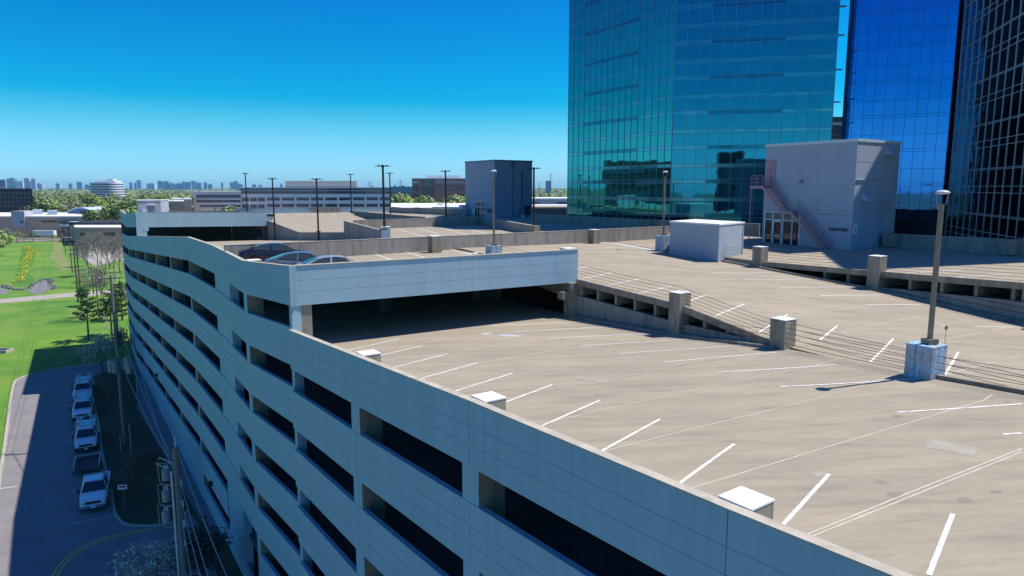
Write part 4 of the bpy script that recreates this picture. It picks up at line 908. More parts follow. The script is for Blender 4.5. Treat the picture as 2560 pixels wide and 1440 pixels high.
# path, street, riprap, swale
pw = smooth([G(-160, 764), G(0, 753), G(160, 738.5), G(300, 730), G(360, 728)], 4)
mb = MB('path_concrete'); strip(mb, pw, 8.5, 0.0); tag(mb.build('path'), kind='structure')
st1 = [G(-300, 612), G(41, 602.5), G(154, 599.5), G(300, 597)]; mb = MB('path_concrete'); strip(mb, st1, 4.0, 0.0); tag(mb.build('path'), kind='structure')
st2 = [G(-300, 594), G(30, 592), G(140, 591), G(190, 590.5)]; mb = MB('lot_concrete'); strip(mb, st2, 26.0, 0.0); tag(mb.build('street'), kind='structure')
sheet('paved_yard', [G(192, 640), G(200, 618), G(310, 612), G(420, 615), G(420, 640), G(290, 652), G(240, 665)], -0.005, 'path_concrete')
sheet('swale', [tuple(p) for p in smooth([G(58, 612), G(90, 611), G(86, 650), G(72, 680), G(88, 702), G(60, 716), G(30, 712), G(42, 680), G(50, 645), G(58, 612)], 3)], -0.012, 'swale_grass')
sheet('worn_grass', [tuple(p) for p in smooth([G(132, 604), G(150, 603), G(160, 640), G(176, 660), G(176, 672), G(150, 674), G(140, 655), G(125, 645), G(134, 625), G(132, 604)], 3)], -0.010, 'dry_grass')
sheet('riprap_apron', [G(70, 728), G(84, 712), G(114, 699), G(124, 704), G(135, 722), G(100, 733), G(84, 737)], 0.0, 'riprap')
sheet('riprap_apron', [G(-40, 714), G(0, 718), G(27, 728), G(16, 735), G(-40, 736)], 0.0, 'riprap')
# rocks along the apron edge and yellow wild flowers: countless
rnd = random.Random(3); mb = MB('riprap'); e_ = smooth([G(0, 713), G(30, 722), G(62, 724), G(84, 711), G(114, 698), G(126, 704), G(136, 722)], 14)
for p in e_:
    for _ in range(2):
        q = p+Vector((rnd.uniform(-.6, .6), rnd.uniform(-1, 1))); s_ = rnd.uniform(.25, .6); mb.box((q.x, q.y, s_*.3), (s_, s_*1.2, s_*.7), rnd.uniform(0, 3))
tag(mb.build('rocks'), 'pale loose rocks edging the drain apron in the field', 'rocks', kind='stuff')
mb = MB('flower_yellow'); fl_ = [G(70, 618), G(76, 632), G(72, 645), G(64, 660), G(62, 675), G(58, 692), G(48, 706)]
for i in range(1000):
    t = rnd.random()**1.5*5.99; k = int(t); a = Vector(fl_[k]); b = Vector(fl_[k+1]); wd = 1.7 if k < 3 else 1.1
    q = a.lerp(b, t-k)+Vector((rnd.gauss(0, wd*.55), rnd.gauss(0, 1.5))); r_ = rnd.uniform(.15, .5); an = rnd.uniform(0, 6.28); zz = rnd.uniform(.1, .5)
    if rnd.random() < (0.0 if k < 3 else .45): continue
    c, s_ = math.cos(an)*r_, math.sin(an)*r_
    mb.quad((q.x-c, q.y-s_, zz), (q.x+s_, q.y-c, zz+.1), (q.x+c, q.y+s_, zz), (q.x-s_, q.y+c, zz+.15))
tag(mb.build('wildflowers'), 'strip of yellow wild flowers down the middle of the swale', 'flowers', kind='stuff')
c = G(7, 880); t = thing('drain_box', (c[0], c[1], 0), 'small open concrete drain box in the green field', 'drain')
mb = MB('kerb_concrete')
for dx, dy, sx, sy in ((0, .9, 2.6, .25), (0, -.9, 2.6, .25), (1.2, 0, .25, 1.6), (-1.2, 0, .25, 1.6)): mb.box((c[0]+dx, c[1]+dy, .25), (sx, sy, .55))
mb.build('rim', t); mb = MB('sign_dark'); mb.box((c[0], c[1], .1), (2.1, 1.5, .1)); mb.build('grate', t)
# ================================================================ LIGHT POLES ON THE DECK
def harp_lamp(p, zb_, zt_, label, s=1.0):
    t = thing('lamp_post', (p.x, p.y, zb_), label, 'lamp post', 'brown lamp posts with disc heads on the cable rail')
    mb = MB('bronze_metal'); mb.box((p.x, p.y, zb_+.09), (.42, .42, .18), .2); mb.build('base', t)
    mb = MB('bronze_metal'); mb.box((p.x, p.y, (zb_+zt_-0.5)/2+.05), (.135, .135, zt_-.5-zb_), .2); mb.build('pole', t)
    mb = MB('steel_grey')
    for sg in (-1, 1):
        mb.tube([(p.x+sg*.06, p.y, zt_-.55), (p.x+sg*.16, p.y, zt_-.40), (p.x+sg*.21, p.y, zt_-.1), (p.x+sg*.23, p.y, zt_)], .02, 6)
    mb.build('arm', t)
    mb = MB('bronze_metal'); mb.cyl((p.x, p.y), .09, zt_-.6, zt_-.42, 10); mb.build('collar', t)
    mb = MB('pale_metal'); mb.smooth = True; n = 20; prof = [(0.02, .10), (.13, .09), (.21, .05), (.26, 0.0), (.22, -.02), (.1, -.05), (.01, -.05)]; b = []
    for r_, dz in prof:
        b.append(len(mb.v)); mb.v += [Vector((p.x+r_*s*math.cos(6.2832*k/n), p.y+r_*s*math.sin(6.2832*k/n), zt_+dz)) for k in range(n)]
    for i, j in zip(b, b[1:]):
        for k in range(n): mb.face([i+k, i+(k+1) % n, j+(k+1) % n, j+k])
    mb.build('lamp_head', t); return t
q = W(2338, 858, 26.0); qt = W(2352, 482, 26.0); t_ = harp_lamp(Vector((P3.x+.1, P3.y)), q.z, qt.z, 'brown lamp post with white disc head on the blue and white striped block')
mb = MB('steel_grey'); mb.tube([(P3.x+.18, P3.y, q.z+.75), (P3.x+.62, P3.y-.1, q.z+.68), (P3.x+.62, P3.y-.1, q.z-.1)], .012, 4); mb.box((P3.x+.62, P3.y-.1, q.z+.62), (.07, .07, .14)); mb.build('ground_wire', t_)
q = W(1233, 614, 54); qt = W(1232, 428, 54); harp_lamp(KI, q.z, qt.z, 'brown lamp post standing behind the long pale spandrel')
q = W(1663, 590, 64.3); qt = W(1667, 430, 64.3); harp_lamp(RL, q.z, qt.z, 'brown lamp post at the corner of the white box building')
def tee_lamp(px, pyt, pyb, d, label, zb_=None, low=None):
    a = W(px, pyb, d); tp = W(px, pyt, d); zt_ = tp.z
    xb, yb = a.x, a.y; zb2 = a.z
    t = thing('light_pole', (xb, yb, zb2), label, 'light pole', 'black twin head light poles on the far decks')
    mb = MB('black_metal'); mb.box((xb, yb, zb2+.05), (.55, .55, .1)); mb.build('base', t)
    mb = MB('black_metal'); mb.tube([(xb, yb, zb2 if low is None else zb2-low), (xb, yb, zt_)], .13, 8, True, .10); mb.build('pole', t)
    mb = MB('black_metal'); mb.box((xb, yb, zt_), (.26, .26, .22)); mb.tube([(xb-.35, yb, zt_), (xb+.35, yb, zt_)], .04, 5); mb.build('bracket', t)
    for sg in (-1, 1):
        mb = MB('black_metal'); mb.hexa([(xb+sg*.25-.0, yb-.16, zt_-.06), (xb+sg*.80, yb-.16, zt_-.03), (xb+sg*.80, yb+.16, zt_-.03), (xb+sg*.25, yb+.16, zt_-.06), (xb+sg*.25, yb-.16, zt_+.03), (xb+sg*.80, yb-.16, zt_+.01), (xb+sg*.80, yb+.16, zt_+.01), (xb+sg*.25, yb+.16, zt_+.03)] if sg > 0 else
            [(xb-.80, yb-.16, zt_-.03), (xb-.25, yb-.16, zt_-.06), (xb-.25, yb+.16, zt_-.06), (xb-.80, yb+.16, zt_-.03), (xb-.80, yb-.16, zt_+.01), (xb-.25, yb-.16, zt_+.03), (xb-.25, yb+.16, zt_+.03), (xb-.80, yb+.16, zt_+.01)])
        mb.box((xb+sg*.4, yb, zt_+.07), (.12, .12, .1)); mb.build('lamp_head', t)
    return t
for a in ((618, 434, 528, 133, 'leftmost black light pole, rising behind the far pale spandrel', None), (686, 447, 558, 104.5, 'black light pole on the sloping wall beside the far spandrel', 2.4), (796, 448, 580, 92.0, 'black light pole on the wall in front of the ramp with the painted arrow', 2.4),
          (879, 436, 528, 137.5, 'black light pole at the far end of the far middle ramp wall', None), (961, 415, 574, 69.8, 'tallest looking black light pole, rising from the pale cabinet block', None), (977, 433, 548, 123.5, 'black light pole just behind the tall one, against the white banded office', 1.0),
          (1115, 428, 544, 94.2, 'black light pole in front of the red brick office', None), (1334, 421, 566, 76.2, 'black light pole beside the far elevator tower', 1.0)):
    tee_lamp(a[0], a[1], a[2], a[3], a[4], low=a[5])
# ================================================================ VEHICLES
mat('tyre', (0.015, 0.015, 0.015), rough=0.8); mat('rim', (0.45, 0.46, 0.48), rough=0.25, metal=0.8)
mat('car_glass', (0.03, 0.05, 0.06), rough=0.05, spec=0.5); mat('tail_red', (0.45, 0.02, 0.03), rough=0.2, coat=1.0); mat('head_lens', (0.75, 0.78, 0.8), rough=0.1, coat=1.0)
mat('paint_plum', (0.012, 0.010, 0.026), rough=0.3, coat=0.35); mat('paint_blue_grey', (0.10, 0.13, 0.17), rough=0.3, metal=0.2, coat=0.35); mat('paint_silver', (0.34, 0.34, 0.35), rough=0.3, metal=0.2, coat=0.35)
mat('paint_white', (0.72, 0.75, 0.80), rough=0.3, coat=0.8); mat('chrome', (0.6, 0.6, 0.62), rough=0.12, metal=1.0); mat('black_plastic', (0.02, 0.02, 0.022), rough=0.5); mat('load_dark', (0.05, 0.04, 0.045), (0.12, 0.10, 0.09), scale=4, rough=0.9)
def interp(tab, x):
    if x <= tab[0][0]: return tab[0][1:]
    for a, b in zip(tab, tab[1:]):
        if x <= b[0]:
            t = (x-a[0])/(b[0]-a[0]); t2 = t*t*(3-2*t); return tuple(p+(q-p)*t2 for p, q in zip(a[1:], b[1:]))
    return tab[-1][1:]
def sedan(label, paint, name='parked_car'):
    """local: x forward, length 4.85, front at +2.42"""
    t = thing(name, (0, 0, 0), label, 'car', 'cars parked on the upper deck'); OFF[t] = Vector((0, 0, 0))
    # body: deck height (belt/hood/trunk line), half width at belt and at bottom
    prof = [(-2.42, .72, .62, .70), (-2.34, .92, .74, .80), (-2.1, 1.03, .80, .87), (-1.5, 1.06, .84, .90), (-.8, .99, .86, .92), (0, .95, .87, .92), (.9, .93, .86, .92), (1.4, .90, .83, .91), (1.9, .80, .77, .88), (2.25, .66, .66, .80), (2.42, .50, .52, .64)]
    mb = MB(paint); mb.smooth = True; xs = [-2.42, -2.38, -2.3, -2.15, -1.95, -1.75, -1.6, -1.43, -1.26, -1.1, -.9, -.6, -.2, .2, .6, .9, 1.08, 1.25, 1.42, 1.6, 1.76, 1.92, 2.08, 2.22, 2.33, 2.42]; rings = []
    for x in xs:
        zt_, wt, wb_ = interp(prof, x); zb_ = .24
        for wc in (-1.43, 1.42):
            dx = abs(x-wc)
            if dx < .36: zb_ = max(zb_, .06+math.sqrt(max(0, .36**2-dx**2))+.26)
        zb_ = min(zb_, zt_-.12); zm = .55*zt_+.45*max(zb_, .3)
        half = [(0, zt_+.035), (wt*.6, zt_+.03), (wt*.93, zt_), (wt*1.0+.01, zt_-.06), (wb_+.01, max(zm, zb_+.05)), (wb_-.02, zb_), (wb_*.75, zb_)]
        ring = [(y, z_) for y, z_ in half]+[(-y, z_) for y, z_ in reversed(half[1:])]
        b = len(mb.v); mb.v += [Vector((x, y, z_)) for y, z_ in ring]; rings.append((b, len(ring)))
    for (a, n), (b, _) in zip(rings, rings[1:]):
        for k in range(n): mb.face([a+k, b+k, b+(k+1) % n, a+(k+1) % n])
    mb.face([rings[0][0]+k for k in range(rings[0][1])]); mb.face([rings[-1][0]+k for k in reversed(range(rings[-1][1]))])
    body = mb.build('body', t)
    # greenhouse
    rx = [(-1.95, 1.04, .70), (-1.0, 1.40, .60), (-.5, 1.46, .58), (0, 1.47, .58), (.35, 1.43, .585), (1.25, .96, .72)]
    roof = MB(paint); roof.smooth = True; g = []
    for x, zz, hw in ((-1.12, 1.375, .56), (-.8, 1.44, .57), (-.4, 1.475, .58), (0, 1.475, .58), (.3, 1.44, .585), (.42, 1.40, .59)):
        b = len(roof.v); roof.v += [Vector((x, y*hw, zz+(1-abs(y)**2)*.025-(.03 if abs(y) == 1 else 0))) for y in (-1, -.6, 0, .6, 1)]; g.append(b)
    for a, b in zip(g, g[1:]):
        for k in range(4): roof.face([a+k, b+k, b+k+1, a+k+1])
    roof.build('roof', t)
    BL = lambda x, s: Vector((x, s*interp(prof, x)[1]*.95, interp(prof, x)[0]+.0))   # belt point
    RT = lambda x, s: Vector((x, s*.575, 1.445 if -.8 < x < .25 else (1.375 if x <= -.8 else 1.39)))
    wsb = (1.28, .95); gl = MB('car_glass'); gl.quad((1.30, -.70, .94), (1.30, .70, .94), (.42, .54, 1.40), (.42, -.54, 1.40)); gl.build('windshield', t)
    gl = MB('car_glass'); gl.quad((-1.98, .62, 1.07), (-1.98, -.62, 1.07), (-1.12, -.52, 1.38), (-1.12, .52, 1.38)); gl.build('rear_window', t)
    for s in (-1, 1):
        wins = [((-1.58, -.45), (-1.08, -.40)), ((-.33, 1.0), (-.30, .40))]
        for (b0, b1), (r0, r1) in wins:
            gl = MB('car_glass'); q_ = [BL(b0, s)+Vector((0, 0, .05)), BL(b1, s)+Vector((0, 0, .04)), RT(r1, s)+Vector((0, s*.02, -.02)), RT(r0, s)+Vector((0, s*.02, -.02))]
            gl.quad(*(q_ if s < 0 else q_[::-1])); gl.build('side_window', t)
        pm = MB(paint)
        for (b0, b1, r0, r1) in ((-2.02, -1.58, -1.14, -1.08), (-.45, -.33, -.40, -.30), (1.0, 1.34, .40, .45)):
            o_ = Vector((0, s*.012, 0)); q_ = [BL(b0, s)+o_, BL(b1, s)+o_, RT(r1, s)+o_+Vector((0, s*.02, 0)), RT(r0, s)+o_+Vector((0, s*.02, 0))]; pm.quad(*(q_ if s < 0 else q_[::-1]))
        o_ = Vector((0, s*.014, 0)); q_ = [RT(-1.12, s)+o_+Vector((0, s*.02, -.05)), RT(.42, s)+o_+Vector((0, s*.02, -.05)), RT(.42, s)+o_, RT(-1.12, s)+o_]; pm.quad(*(q_ if s < 0 else q_[::-1]))
        pm.build('pillar', t)
        mb = MB(paint); mb.box((.98, s*1.0, .98), (.16, .18, .12)); mb.build('mirror', t)
        mb = MB('chrome'); mb.box((-.62, s*.895, .86), (.2, .03, .03)); mb.build('handle', t); mb = MB('chrome'); mb.box((.25, s*.895, .84), (.2, .03, .03)); mb.build('handle', t)
        mb = MB('tail_red'); mb.hexa([(-2.44, s*.45, .74), (-2.0, s*.875, .74), (-1.95, s*.86, .82), (-2.38, s*.45, .80), (-2.40, s*.43, .90), (-1.9, s*.86, .93), (-1.85, s*.84, .95), (-2.3, s*.43, .93)]); mb.build('taillight', t)
        mb = MB('head_lens'); mb.hexa([(2.37, s*.45, .56), (1.9, s*.86, .60), (1.85, s*.80, .60), (2.3, s*.42, .56), (2.30, s*.45, .68), (1.88, s*.83, .76), (1.8, s*.78, .78), (2.2, s*.42, .72)]); mb.build('headlight', t)
        for x in (-1.43, 1.42): wheel(t, x, s*.80, .325, .22)
    mb = MB('black_plastic'); mb.box((2.40, 0, .42), (.06, .9, .14)); mb.build('grille', t)
    mb = MB('white_cap'); mb.box((-2.45, 0, .70), (.02, .36, .14)); mb.build('number_plate', t)
    return t
def wheel(t, x, y, r, w_):
    mb = MB('tyre'); n = 20; s = 1 if y > 0 else -1
    rings = []
    for yy, rr in ((-w_/2, r*.62), (-w_/2, r*.95), (-w_/2+.03, r), (w_/2-.03, r), (w_/2, r*.95), (w_/2, r*.62)):
        b = len(mb.v); mb.v += [Vector((x+rr*math.cos(6.2832*k/n), y+yy, r+rr*math.sin(6.2832*k/n))) for k in range(n)]; rings.append(b)
    for a, b in zip(rings, rings[1:]):
        for k in range(n): mb.face([a+k, a+(k+1) % n, b+(k+1) % n, b+k])
    tw = mb.build('wheel', t)
    mb = MB('rim')
    yo = y+s*(w_/2-.03)
    b = len(mb.v)
    for k in range(n): mb.v.append(Vector((x+r*.64*math.cos(6.2832*k/n), yo, r+r*.64*math.sin(6.2832*k/n))))
    for k in range(n): mb.v.append(Vector((x+r*.56*math.cos(6.2832*k/n), yo+s*.02, r+r*.56*math.sin(6.2832*k/n))))
    for k in range(n): mb.face([b+k, b+(k+1) % n, b+n+(k+1) % n, b+n+k])
    for i in range(10):
        a = 6.2832*i/10; mb.box((x+r*.3*math.cos(a), yo+s*.01, r+r*.3*math.sin(a)), (.001, .001, .001))
        d = Vector((math.cos(a), 0, math.sin(a))); e = Vector((-math.sin(a), 0, math.cos(a)))*.022; c = Vector((x, yo+s*.015, r))
        mb.quad(c-e*1.4, c+d*r*.58-e, c+d*r*.58+e, c+e*1.4)
    mb.build('rim', tw)
    mb = MB('black_plastic'); b = len(mb.v)
    for k in range(n): mb.v.append(Vector((x+r*.6*math.cos(6.2832*k/n), yo-s*.04, r+r*.6*math.sin(6.2832*k/n))))
    mb.face([b+k for k in range(n)]); mb.build('hub', tw)
def park(o, p, ang, zz=None):
    if zz is None: zz = drop(p.x, p.y, 26) or 0
    o.location = (p.x, p.y, zz); o.rotation_euler = (0, 0, ang)
AX = math.atan2(PERP.y, PERP.x)
c1 = sedan('very dark navy sedan with red tail lights parked nearest the concrete wall', 'paint_plum'); park(c1, W(692, 641, 49.9), R(21)); c1.scale = (1.06, 1.03, .95)
c2_ = sedan('blue grey sedan parked between the dark sedan and the silver one', 'paint_blue_grey'); park(c2_, W(760, 670, 43.6), R(19)); c2_.scale = (1, 1, .94)
c3_ = sedan('silver sedan close behind the parapet corner, only roof and windows showing', 'paint_silver'); park(c3_, W(842, 690, 41.0), R(21)); c3_.scale = (1, 1, .94)
# ---- street level trucks
def pickup(label, rack=False, bed_load=False, name='parked_truck', cap=False):
    """local: x forward (front +2.9)"""
    t = thing(name, (0, 0, 0), label, 'truck', 'white trucks in the shaded lot' if not bed_load else None); OFF[t] = Vector((0, 0, 0))
    mb = MB('paint_white'); mb.smooth = False
    prof = [(2.9, .86, .80), (2.75, 1.06, .93), (1.5, 1.16, .98), (.95, 1.18, .99), (-.75, 1.18, .99), (-.78, 1.18, .99), (-2.85, 1.16, .99), (-2.9, 1.1, .97)]
    if not bed_load: sects = [2.9, 2.82, 2.7, 2.4, 2.1, 1.9, 1.5, .95, -.76]
    else: sects = [2.9, 2.82, 2.7, 2.4, 2.1, 1.9, 1.5, .95, -.76]
    prev = None
    def ringat(x, top=None):
        zt_, hw = None, None
        for (x0, z0, w0), (x1, z1, w1) in zip(prof, prof[1:]):
            if x1 <= x <= x0: k = (x0-x)/(x0-x1+1e-9); zt_ = z0+(z1-z0)*k; hw = w0+(w1-w0)*k; break
        zb_ = .48
        for wc in (1.9, -1.75):
            if abs(x-wc) < .45: zb_ = .95
        return [Vector((x, 0, zt_+.05)), Vector((x, hw*.85, zt_+.03)), Vector((x, hw, zt_-.07)), Vector((x, hw+.01, .75)), Vector((x, hw-.03, zb_)), Vector((x, -hw+.03, zb_)), Vector((x, -hw-.01, .75)), Vector((x, -hw, zt_-.07)), Vector((x, -hw*.85, zt_+.03))]
    b0 = None
    for x in sects:
        r_ = ringat(x); b = len(mb.v); mb.v += r_; n = len(r_)
        if b0 is not None:
            for k in range(n): mb.face([b0+k, b0+(k+1) % n, b+(k+1) % n, b+k])
        else: mb.face([b+k for k in reversed(range(n))])
        b0 = b
    mb.face([b0+k for k in range(9)])
    mb.build('body', t)
    # bed
    mb = MB('paint_white' if not bed_load else 'paint_white')
    for s in (-1, 1): mb.box((-1.85, s*.95, .93), (2.05, .09, .52))
    mb.box((-2.86, 0, .93), (.08, 1.9, .52)); mb.box((-.82, 0, .93), (.06, 1.9, .52)); mb.box((-1.85, 0, .66), (2.0, 1.85, .06)); mb.build('bed', t)
    # cab
    mb = MB('paint_white'); rf = [( .62, 1.84), (.45, 1.90), (-.45, 1.90), (-.62, 1.86)]
    mb.hexa([(-.66, -.72, 1.80), (.62, -.70, 1.78), (.62, .70, 1.78), (-.66, .72, 1.80), (-.55, -.62, 1.92), (.45, -.60, 1.92), (.45, .60, 1.92), (-.55, .62, 1.92)]); mb.build('roof', t)
    mb = MB('car_glass'); mb.quad((1.32, -.86, 1.22), (1.32, .86, 1.22), (.60, .68, 1.80), (.60, -.68, 1.80)); mb.build('windshield', t)
    mb = MB('car_glass'); mb.quad((-.72, .80, 1.22), (-.72, -.80, 1.22), (-.66, -.68, 1.8), (-.66, .68, 1.8)); mb.build('rear_window', t)
    for s in (-1, 1):
        mb = MB('car_glass'); q_ = [Vector((-.62, s*.93, 1.2)), Vector((1.05, s*.93, 1.2)), Vector((.52, s*.74, 1.79)), Vector((-.58, s*.75, 1.79))]; mb.quad(*(q_ if s < 0 else q_[::-1])); mb.build('side_window', t)
        mb = MB('paint_white')
        for a_, b_, c_, d_ in ((1.05, 1.34, .66, .52), (-.76, -.62, -.58, -.68)):
            q_ = [Vector((a_, s*.95, 1.19)), Vector((b_, s*.90, 1.19)), Vector((c_, s*.70, 1.81)), Vector((d_, s*.76, 1.81))]; mb.quad(*(q_ if s < 0 else q_[::-1]))
        mb.build('pillar', t)
        mb = MB('black_plastic'); mb.box((1.0, s*1.13, 1.28), (.1, .22, .28)); mb.build('mirror', t)
        mb = MB('head_lens'); mb.box((2.84, s*.74, .90), (.12, .30, .16)); mb.build('headlight', t)
        mb = MB('tail_red'); mb.box((-2.90, s*.9, .95), (.04, .14, .34)); mb.build('taillight', t)
        for x in (1.9, -1.75): wheel(t, x, s*.86, .40, .27)
    mb = MB('black_plastic'); mb.box((2.89, 0, .86), (.06, 1.1, .2)); mb.build('grille', t)
    mb = MB('chrome' if bed_load else 'black_plastic'); mb.box((2.98, 0, .56), (.16, 1.9, .22)); mb.build('bumper', t)
    mb = MB('white_cap'); mb.box((3.07, 0, .57), (.02, .32, .15)); mb.build('number_plate', t)
    if rack:
        mb = MB('steel_grey')
        for s in (-1, 1):
            mb.tube([(.55, s*.92, 1.2), (.5, s*.9, 2.15), (-2.7, s*.9, 2.15), (-2.75, s*.92, 1.2)], .035, 5)
        for x in (.45, -.6, -1.6, -2.65): mb.tube([(x, -.9, 2.15), (x, .9, 2.15)], .035, 5)
        mb.build('ladder_rack', t)
        for sy in (-.62, .58):
            mb = MB('pale_metal')
            for yy in (-.2, .2): mb.box((-1.0, sy+yy, 2.23), (3.9, .05, .08))
            for i in range(13): mb.box((-2.8+i*.3, sy, 2.23), (.04, .4, .04))
            mb.build('ladder', t)
    if cap:
        mb = MB('paint_white')
        mb.hexa([(-2.86, -.96, 1.2), (-.82, -.96, 1.2), (-.82, .96, 1.2), (-2.86, .96, 1.2), (-2.8, -.85, 1.85), (-.86, -.85, 1.85), (-.86, .85, 1.85), (-2.8, .85, 1.85)]); mb.build('canopy', t)
    if bed_load:
        mb = MB('load_dark'); rr = random.Random(5)
        for i in range(14): mb.box((-1.85+rr.uniform(-.8, .8), rr.uniform(-.7, .7), .85+rr.uniform(0, .25)), (rr.uniform(.2, .6), rr.uniform(.15, .5), rr.uniform(.15, .35)), rr.uniform(0, 3))
        mb.build('load', t)['kind'] = 'stuff'
    return t
tr = pickup('white pickup with a dark loaded bed, nearest of the trucks in the shaded lot', bed_load=True)
def place_front(o, px, py, ang, k=1.12):
    v = WZ(px, py, 0.0); f = Vector((math.cos(ang), math.sin(ang)))
    o.location = (v.x-f.x*3.0*k, v.y-f.y*3.0*k, 0.0); o.rotation_euler = (0, 0, ang); o.scale = (k, k, k)
AF = math.atan2(-0.88, 0.47)
place_front(tr, 234, 1283, AF-0.02)
vans = [pickup('white truck with ladder rack, front one of the three in a row', rack=True, cap=True)]
for lb in ('white truck with ladder rack, middle one of the three in a row', 'white truck with ladder rack, last one of the three in a row'):
    c = copy_tree(vans[0]); c['label'] = lb; vans.append(c)
place_front(vans[0], 216, 1135, AF+0.02); place_front(vans[1], 206, 1057, AF); place_front(vans[2], 205, 1006, AF-0.03)
tr['group'] = 'white trucks in the shaded lot'
# low trailer behind the near pickup
v = WZ(221, 1170, 0.0); t = thing('flatbed_trailer', (v.x, v.y, 0), 'dark low trailer with pale side rails parked behind the near white pickup', 'trailer')
OFF[t] = Vector((0, 0, 0)); t.rotation_euler = (0, 0, AF+math.pi/2)
mb = MB('load_dark'); mb.box((0, -.6, .62), (2.3, 3.6, .12)); mb.box((0, .9, .8), (2.2, .1, .4)); mb.build('bed', t)
mb = MB('pale_metal')
for s in (-1, 1):
    mb.tube([(s*1.12, -2.3, 1.1), (s*1.12, 1.1, 1.1)], .045, 5)
    for k in (-2.2, -.6, 1.0): mb.tube([(s*1.12, k, .65), (s*1.12, k, 1.1)], .03, 4)
mb.tube([(-1.1, 1.1, 1.1), (1.1, 1.1, 1.1)], .04, 5); mb.build('rail', t)
for s in (-1, 1):
    m2 = MB('tyre'); m2.tube([(s*1.0, -.6, .36), (s*1.24, -.6, .36)], .36, 14); m2.build('wheel', t)
# dark parked cars and long white trailer far off by the street
mat('paint_black', (0.02, 0.022, 0.03), rough=0.3, coat=1.0)
for i, (px, lb) in enumerate(((60, 'dark sedan parked by the far street, left one'), (80, 'dark sedan parked by the far street, beside the long white trailer'))):
    c = copy_tree(c1); c['label'] = lb; c['group'] = 'dark cars by the far street'; v = WZ(px, 593.5, 0); c.location = (v.x, v.y, 0); c.rotation_euler = (0, 0, .1+.3*i)
v = WZ(112, 593, 0); t = thing('box_trailer', (v.x, v.y, 0), 'long white box trailer parked in front of the brick building', 'trailer')
mb = MB('white_roof'); mb.box((v.x, v.y, 2.4), (12.5, 2.6, 3.0)); mb.build('box', t)
mb = MB('black_plastic'); mb.box((v.x, v.y, .75), (12.0, 1.2, .25)); mb.build('chassis', t)
for s in (-4.5, -3.3, 4.2):
    mb = MB('tyre'); mb.tube([(v.x+s, v.y-1.2, .5), (v.x+s, v.y+1.2, .5)], .5, 12); mb.build('wheel', t)
# ================================================================ UTILITY POLES
mat('pole_wood', (0.10, 0.075, 0.055), (0.06, 0.05, 0.04), scale=5, rough=0.9, stretch=(1, 1, .1)); mat('pole_grey', (0.22, 0.22, 0.20), (0.14, 0.14, 0.13), scale=5, rough=0.9, stretch=(1, 1, .1)); mat('transformer', (0.20, 0.23, 0.27), rough=0.45); mat('insulator', (0.55, 0.56, 0.58), rough=0.4)
def upole(px, pyt, pyb, label, arms=2, trans=0, m='pole_wood', r=.17, double=False, top=None):
    b = WZ(px, pyb, 0); d = b.y; tp = W(px, pyt, d); hz = tp.z
    t = thing('utility_pole', (b.x, b.y, 0), label, 'utility pole', 'wooden utility poles along the field')
    mb = MB(m); mb.tube([(b.x, b.y, 0), (b.x, b.y, hz)], r, 8, True, r*.7)
    mb.build('pole', t)
    if double: mb = MB(m); mb.tube([(b.x+.55, b.y+.3, 0), (b.x+.55, b.y+.3, hz-.5)], r, 8, True, r*.7); mb.build('pole', t)
    dirv = Vector((0.80, 0.6))
    for i in range(arms):
        zz = hz-.35-i*1.15; mb = MB('pole_wood'); a = Vector((b.x, b.y))-dirv*1.2; c = Vector((b.x, b.y))+dirv*1.2
        mb.tube([(a.x, a.y, zz), (c.x, c.y, zz)], .065, 5); ca = mb.build('crossarm', t)
        for k in (-1.1, -.55, .55, 1.1): mb = MB('insulator'); mb.cyl((b.x+dirv.x*k, b.y+dirv.y*k), .07, zz+.04, zz+.3, 7); mb.build('insulator', ca)
    for k in range(trans):
        a = (k-(trans-1)/2)*1.05; zz = hz-3.6; mb = MB('transformer'); x_ = b.x+a*dirv.x-.25; y_ = b.y+a*dirv.y-.55; mb.cyl((x_, y_), .34, zz, zz+1.15, 12); mb.cyl((x_, y_), .07, zz+1.15, zz+1.5, 6); mb.build('transformer', t)
    return t, Vector((b.x, b.y, hz)), dirv
polesT = []
t1, pA, dv = upole(196, 608, 752, 'tall double brown utility pole at the field path', arms=4, double=True, r=.2)
t2, pB, _ = upole(181, 590, 682, 'brown utility pole standing in the field, next after the double pole', arms=2)
t3, pC, _ = upole(164, 566, 635, 'thin brown utility pole near the brown flat roofed building', arms=2)
t4, pD, _ = upole(152, 545, 604, 'dark utility pole by the far street in front of the brick building', arms=2)
t5, pE, _ = upole(234, 668, 735, 'short dark pole beside the leafless trees', arms=1)
t6, pF, _ = upole(248, 672, 800, 'pale grey utility pole with bracket arms among the leafless trees', arms=2, m='pole_grey')
t7, pG, _ = upole(312, 688, 1115, 'long grey utility pole with hanging transformers close to the garage corner', arms=1, trans=0, m='pole_grey', r=.19)
